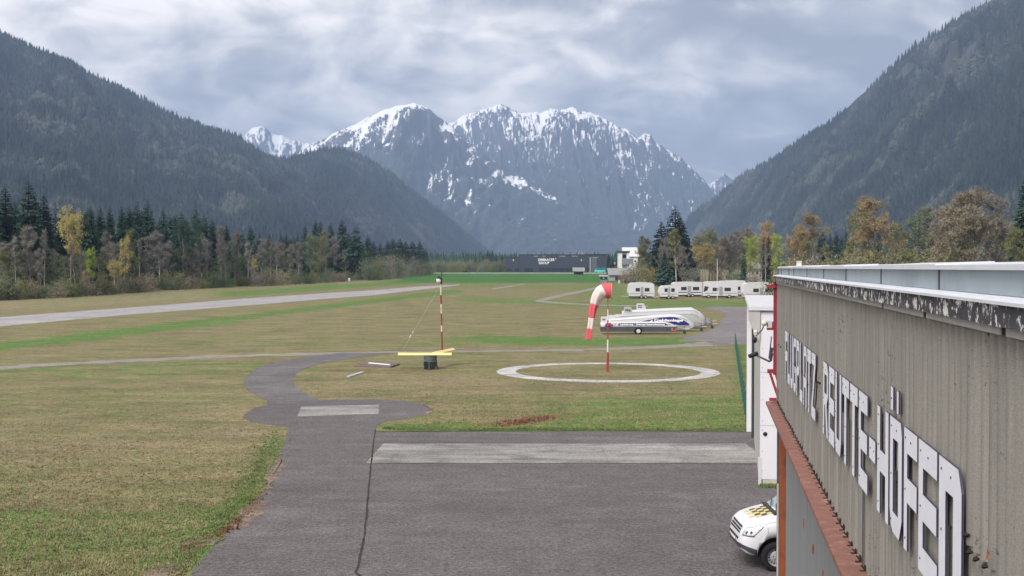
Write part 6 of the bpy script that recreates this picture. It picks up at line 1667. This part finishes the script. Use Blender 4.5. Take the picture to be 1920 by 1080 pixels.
# ------------------------------------------------------------------ caravans and motorhomes behind the trailers
def caravan(px, D, L_, H, yaw, label, cab=False, curved=False):
    o, _ = bld('motorhome' if cab else 'caravan', px, D, label, 'motorhome' if cab else 'caravan', 'caravans and motorhomes parked in a row'); o.rotation_euler = (0,0,yaw)
    w = 2.25; q = MB()
    if cab: prof = [(0,.45),(L_,.45),(L_,H-.15),(L_-.2,H),(1.0,H),(.25,H-.15),(.2,H-.85),(1.1,H-1.05),(.75,1.35),(.05,1.1)]
    else: prof = [(.25,.45),(L_-.1,.45),(L_,.95),(L_-.1,H-.35),(L_-.5,H-.04),(L_*.5,H+.06),(.7,H-.04),(.25,H-.3),(0,1.25)]
    q.prism(prof, 1, 0, w); q.build('body', M['white_paint'], o)
    for a, c in ((.28,.44),(.62,.80)):
        f = MB(); f.box(L_*a, L_*c, -.03, -.004, 1.35, 2.0); fo = f.build('window', M['black'], o); p = MB(); p.box(L_*a+.05, L_*c-.05, -.045, -.032, 1.4, 1.95); p.build('pane', M['dark_glass'], fo)
    f = MB(); f.box(L_*.47, L_*.57, -.02, -.004, .55, 2.2); f.build('door', M['grey_print'], o)
    f = MB(); f.box(.35, L_-.15, -.012, -.004, .85, 1.0); f.build('stripe', M['blue_print' if int(px) % 2 else 'grey_print'], o)
    f = MB(); f.box(.3, L_-.3, .05, w-.05, .2, .445); f.build('chassis', M['black'], o)
    if cab: f = MB(); f.prism([(.12,1.18),(.80,1.42),(1.1,H-1.1),(.35,H-.9)], 1, -.02, -.004); f.build('cab_window', M['dark_glass'], o)
    for x in ((1.1, L_-1.6) if cab else (L_*.5, L_*.5+.75)):
        for y in ((-.02,.2),(w-.2,w+.02)):
            t_ = MB(); t_.tube([(x,y[0],.33),(x,y[1],.33)], .33, 16); wo = t_.build('wheel', M['rubber'], o)
            t_ = MB(); t_.tube([(x,y[0]-.012 if y[0] < 1 else y[1]+.012,.33),(x,y[0]-.002 if y[0] < 1 else y[1]+.002,.33)], .19, 12); t_.build('hub_cap', M['rim'], wo)
    f = MB(); f.box(L_*.55, L_*.55+.7, .6, 1.3, H+.03, H+.15); f.build('roof_hatch', M['grey_print'], o)
    if not cab: f = MB(); f.bar((.3,.6,.42),(-1.2,w/2,.45), .07,.07); f.bar((.3,w-.6,.42),(-1.2,w/2,.45), .07,.07); f.build('drawbar', M['steel_pole'], o)
    return o
caravan(1178, 235, 5.0, 3.0, R(2), 'white caravan at the left end of the row, its roof curved')
caravan(1236, 232, 3.6, 2.5, R(1), 'small low caravan just right of the young blue green spruce', False)
caravan(1259, 245, 6.8, 2.95, R(1), 'long white caravan left of the first flagpole')
caravan(1318, 238, 6.6, 3.2, R(-2), 'white motorhome between the two flagpoles', True)
caravan(1349, 248, 5.2, 3.2, R(1), 'white motorhome right of the second flagpole', True)
caravan(1394, 230, 6.5, 3.1, R(2), 'white caravan at the right end of the row near the hangar')
for px, top, D, lab in ((1317.5,482,232,'slim reddish flagpole before the golden amber tree'),(1345,486,232,'slim white flagpole among the caravans')):
    o, _ = bld('flagpole', px, D, lab, 'flagpole'); H = P(px, top, D).z
    b_ = MB(); b_.tube([(0,0,0),(0,0,H*.6),(0,0,H)], [.06,.05,.035], 8); b_.build('pole', M['pole_white' if px > 1330 else 'wood'], o)
    b_ = MB(); b_.tube([(0,0,H),(0,0,H+.1)], [.06,.03], 8); b_.build('finial', M['steel_pole'], o)

# ------------------------------------------------------------------ loose ground cover
def tufts(name, n, region, m, hmin, hmax, seed, blades=5, wid=.012, leanf=.6):
    r = random.Random(seed); q = MB(); c = 0; tries = 0
    while c < n and tries < n*30:
        tries += 1; p = region(r)
        if p is None: continue
        c += 1; h = r.uniform(hmin, hmax)
        for k in range(blades):
            a = r.random()*6.283; b0 = Vector((p.x+r.gauss(0,h*.5), p.y+r.gauss(0,h*.5), 0)); w = wid*r.uniform(.7,1.6)
            t = b0 + Vector((math.cos(a)*h*leanf*r.random(), math.sin(a)*h*leanf*r.random(), h*r.uniform(.6,1.2))); s = Vector((-math.sin(a), math.cos(a), 0))*w
            q.add([b0-s, b0+s, t], [(0,1,2)])
    o = bpy.data.objects.new(name, q.mesh(name, M[m])); COL.objects.link(o); return tag(o, kind='stuff')
M['tuft_green'] = leafmat('tuft_green', (.115,.20,.055), .4, (.17,.225,.085))
M['tuft_dry'] = leafmat('tuft_dry', (.30,.245,.14), .4, (.22,.19,.10))
M['litter'] = leafmat('leaf_litter', (.17,.075,.05), .4, (.22,.13,.08))
def along(pts, spread_px):
    segs = list(zip(pts[:-1], pts[1:]))
    def f(r):
        (x0,y0),(x1,y1) = r.choice(segs); t = r.random(); return G(x0+(x1-x0)*t + r.gauss(0,spread_px), y0+(y1-y0)*t + r.gauss(0,spread_px*.35))
    return f
edgeL = [(536,818),(522,850),(505,880),(485,915),(462,945),(430,985),(385,1025),(345,1075)]
tufts('grass_tufts', 2200, along([(x-16,y-2) for x,y in edgeL], 16), 'tuft_green', .02, .07, 1)
tufts('grass_tufts', 2500, along([(720,803),(900,806),(1100,806),(1395,806)], 4), 'tuft_green', .03, .08, 2)
tufts('grass_tufts', 700, along([(1426,913),(1462,913),(1470,913)], 3), 'tuft_green', .05, .14, 3)
def field(r):
    x = r.uniform(-20, 560); y = 690 + 400*r.random()**.7
    if r.random() > min(1, (y-690)/190): return None
    if x > interp([(690,470),(715,450),(740,478),(783,450),(800,535),(850,520),(905,495),(960,455),(1030,392),(1080,352)], y) - 6: return None
    return G(x, y)
def interp_x(tab, y): return interp(tab, y)
tufts('grass_tufts', 16000, field, 'tuft_dry', .02, .06, 4, 4, .011, 1.3)
tufts('grass_tufts', 4500, field, 'tuft_green', .02, .055, 5, 4, .011, 1.3)
def field2(r):
    x = r.uniform(560, 1398); y = r.uniform(690, 806)
    if r.random() > (y-690)/140: return None
    if y > interp([(560,735),(600,745),(720,745),(790,752),(812,762),(812.5,772),(813,806),(1400,806)], x) and not (x > 735 and y > interp([(735,797),(800,784),(813,772),(1400,772)], x)): return None
    return G(x, y)
tufts('grass_tufts', 7000, field2, 'tuft_dry', .02, .06, 6, 4, .014, 1.2)
tufts('grass_tufts', 2500, field2, 'tuft_green', .02, .055, 7, 4, .014, 1.2)
tufts('dead_leaves', 900, along([(938,796),(965,793),(1000,788),(1030,782)], 7), 'litter', .02, .06, 8, 3, .03, 2.0)
tufts('dead_leaves', 700, along([(500,905),(470,955),(440,985),(400,1005),(340,1035)], 8), 'litter', .02, .05, 9, 3, .025, 2.0)
# hairline cracks and tyre marks on the apron
for k, pts in enumerate([[(760,905),(900,912),(1050,905),(1180,915)],[(900,985),(1010,1000),(1120,990)]]):
    line_sheet('asphalt_crack', pts, .010, .0095 + .0004*k, M['seam'], .10, 40+k)
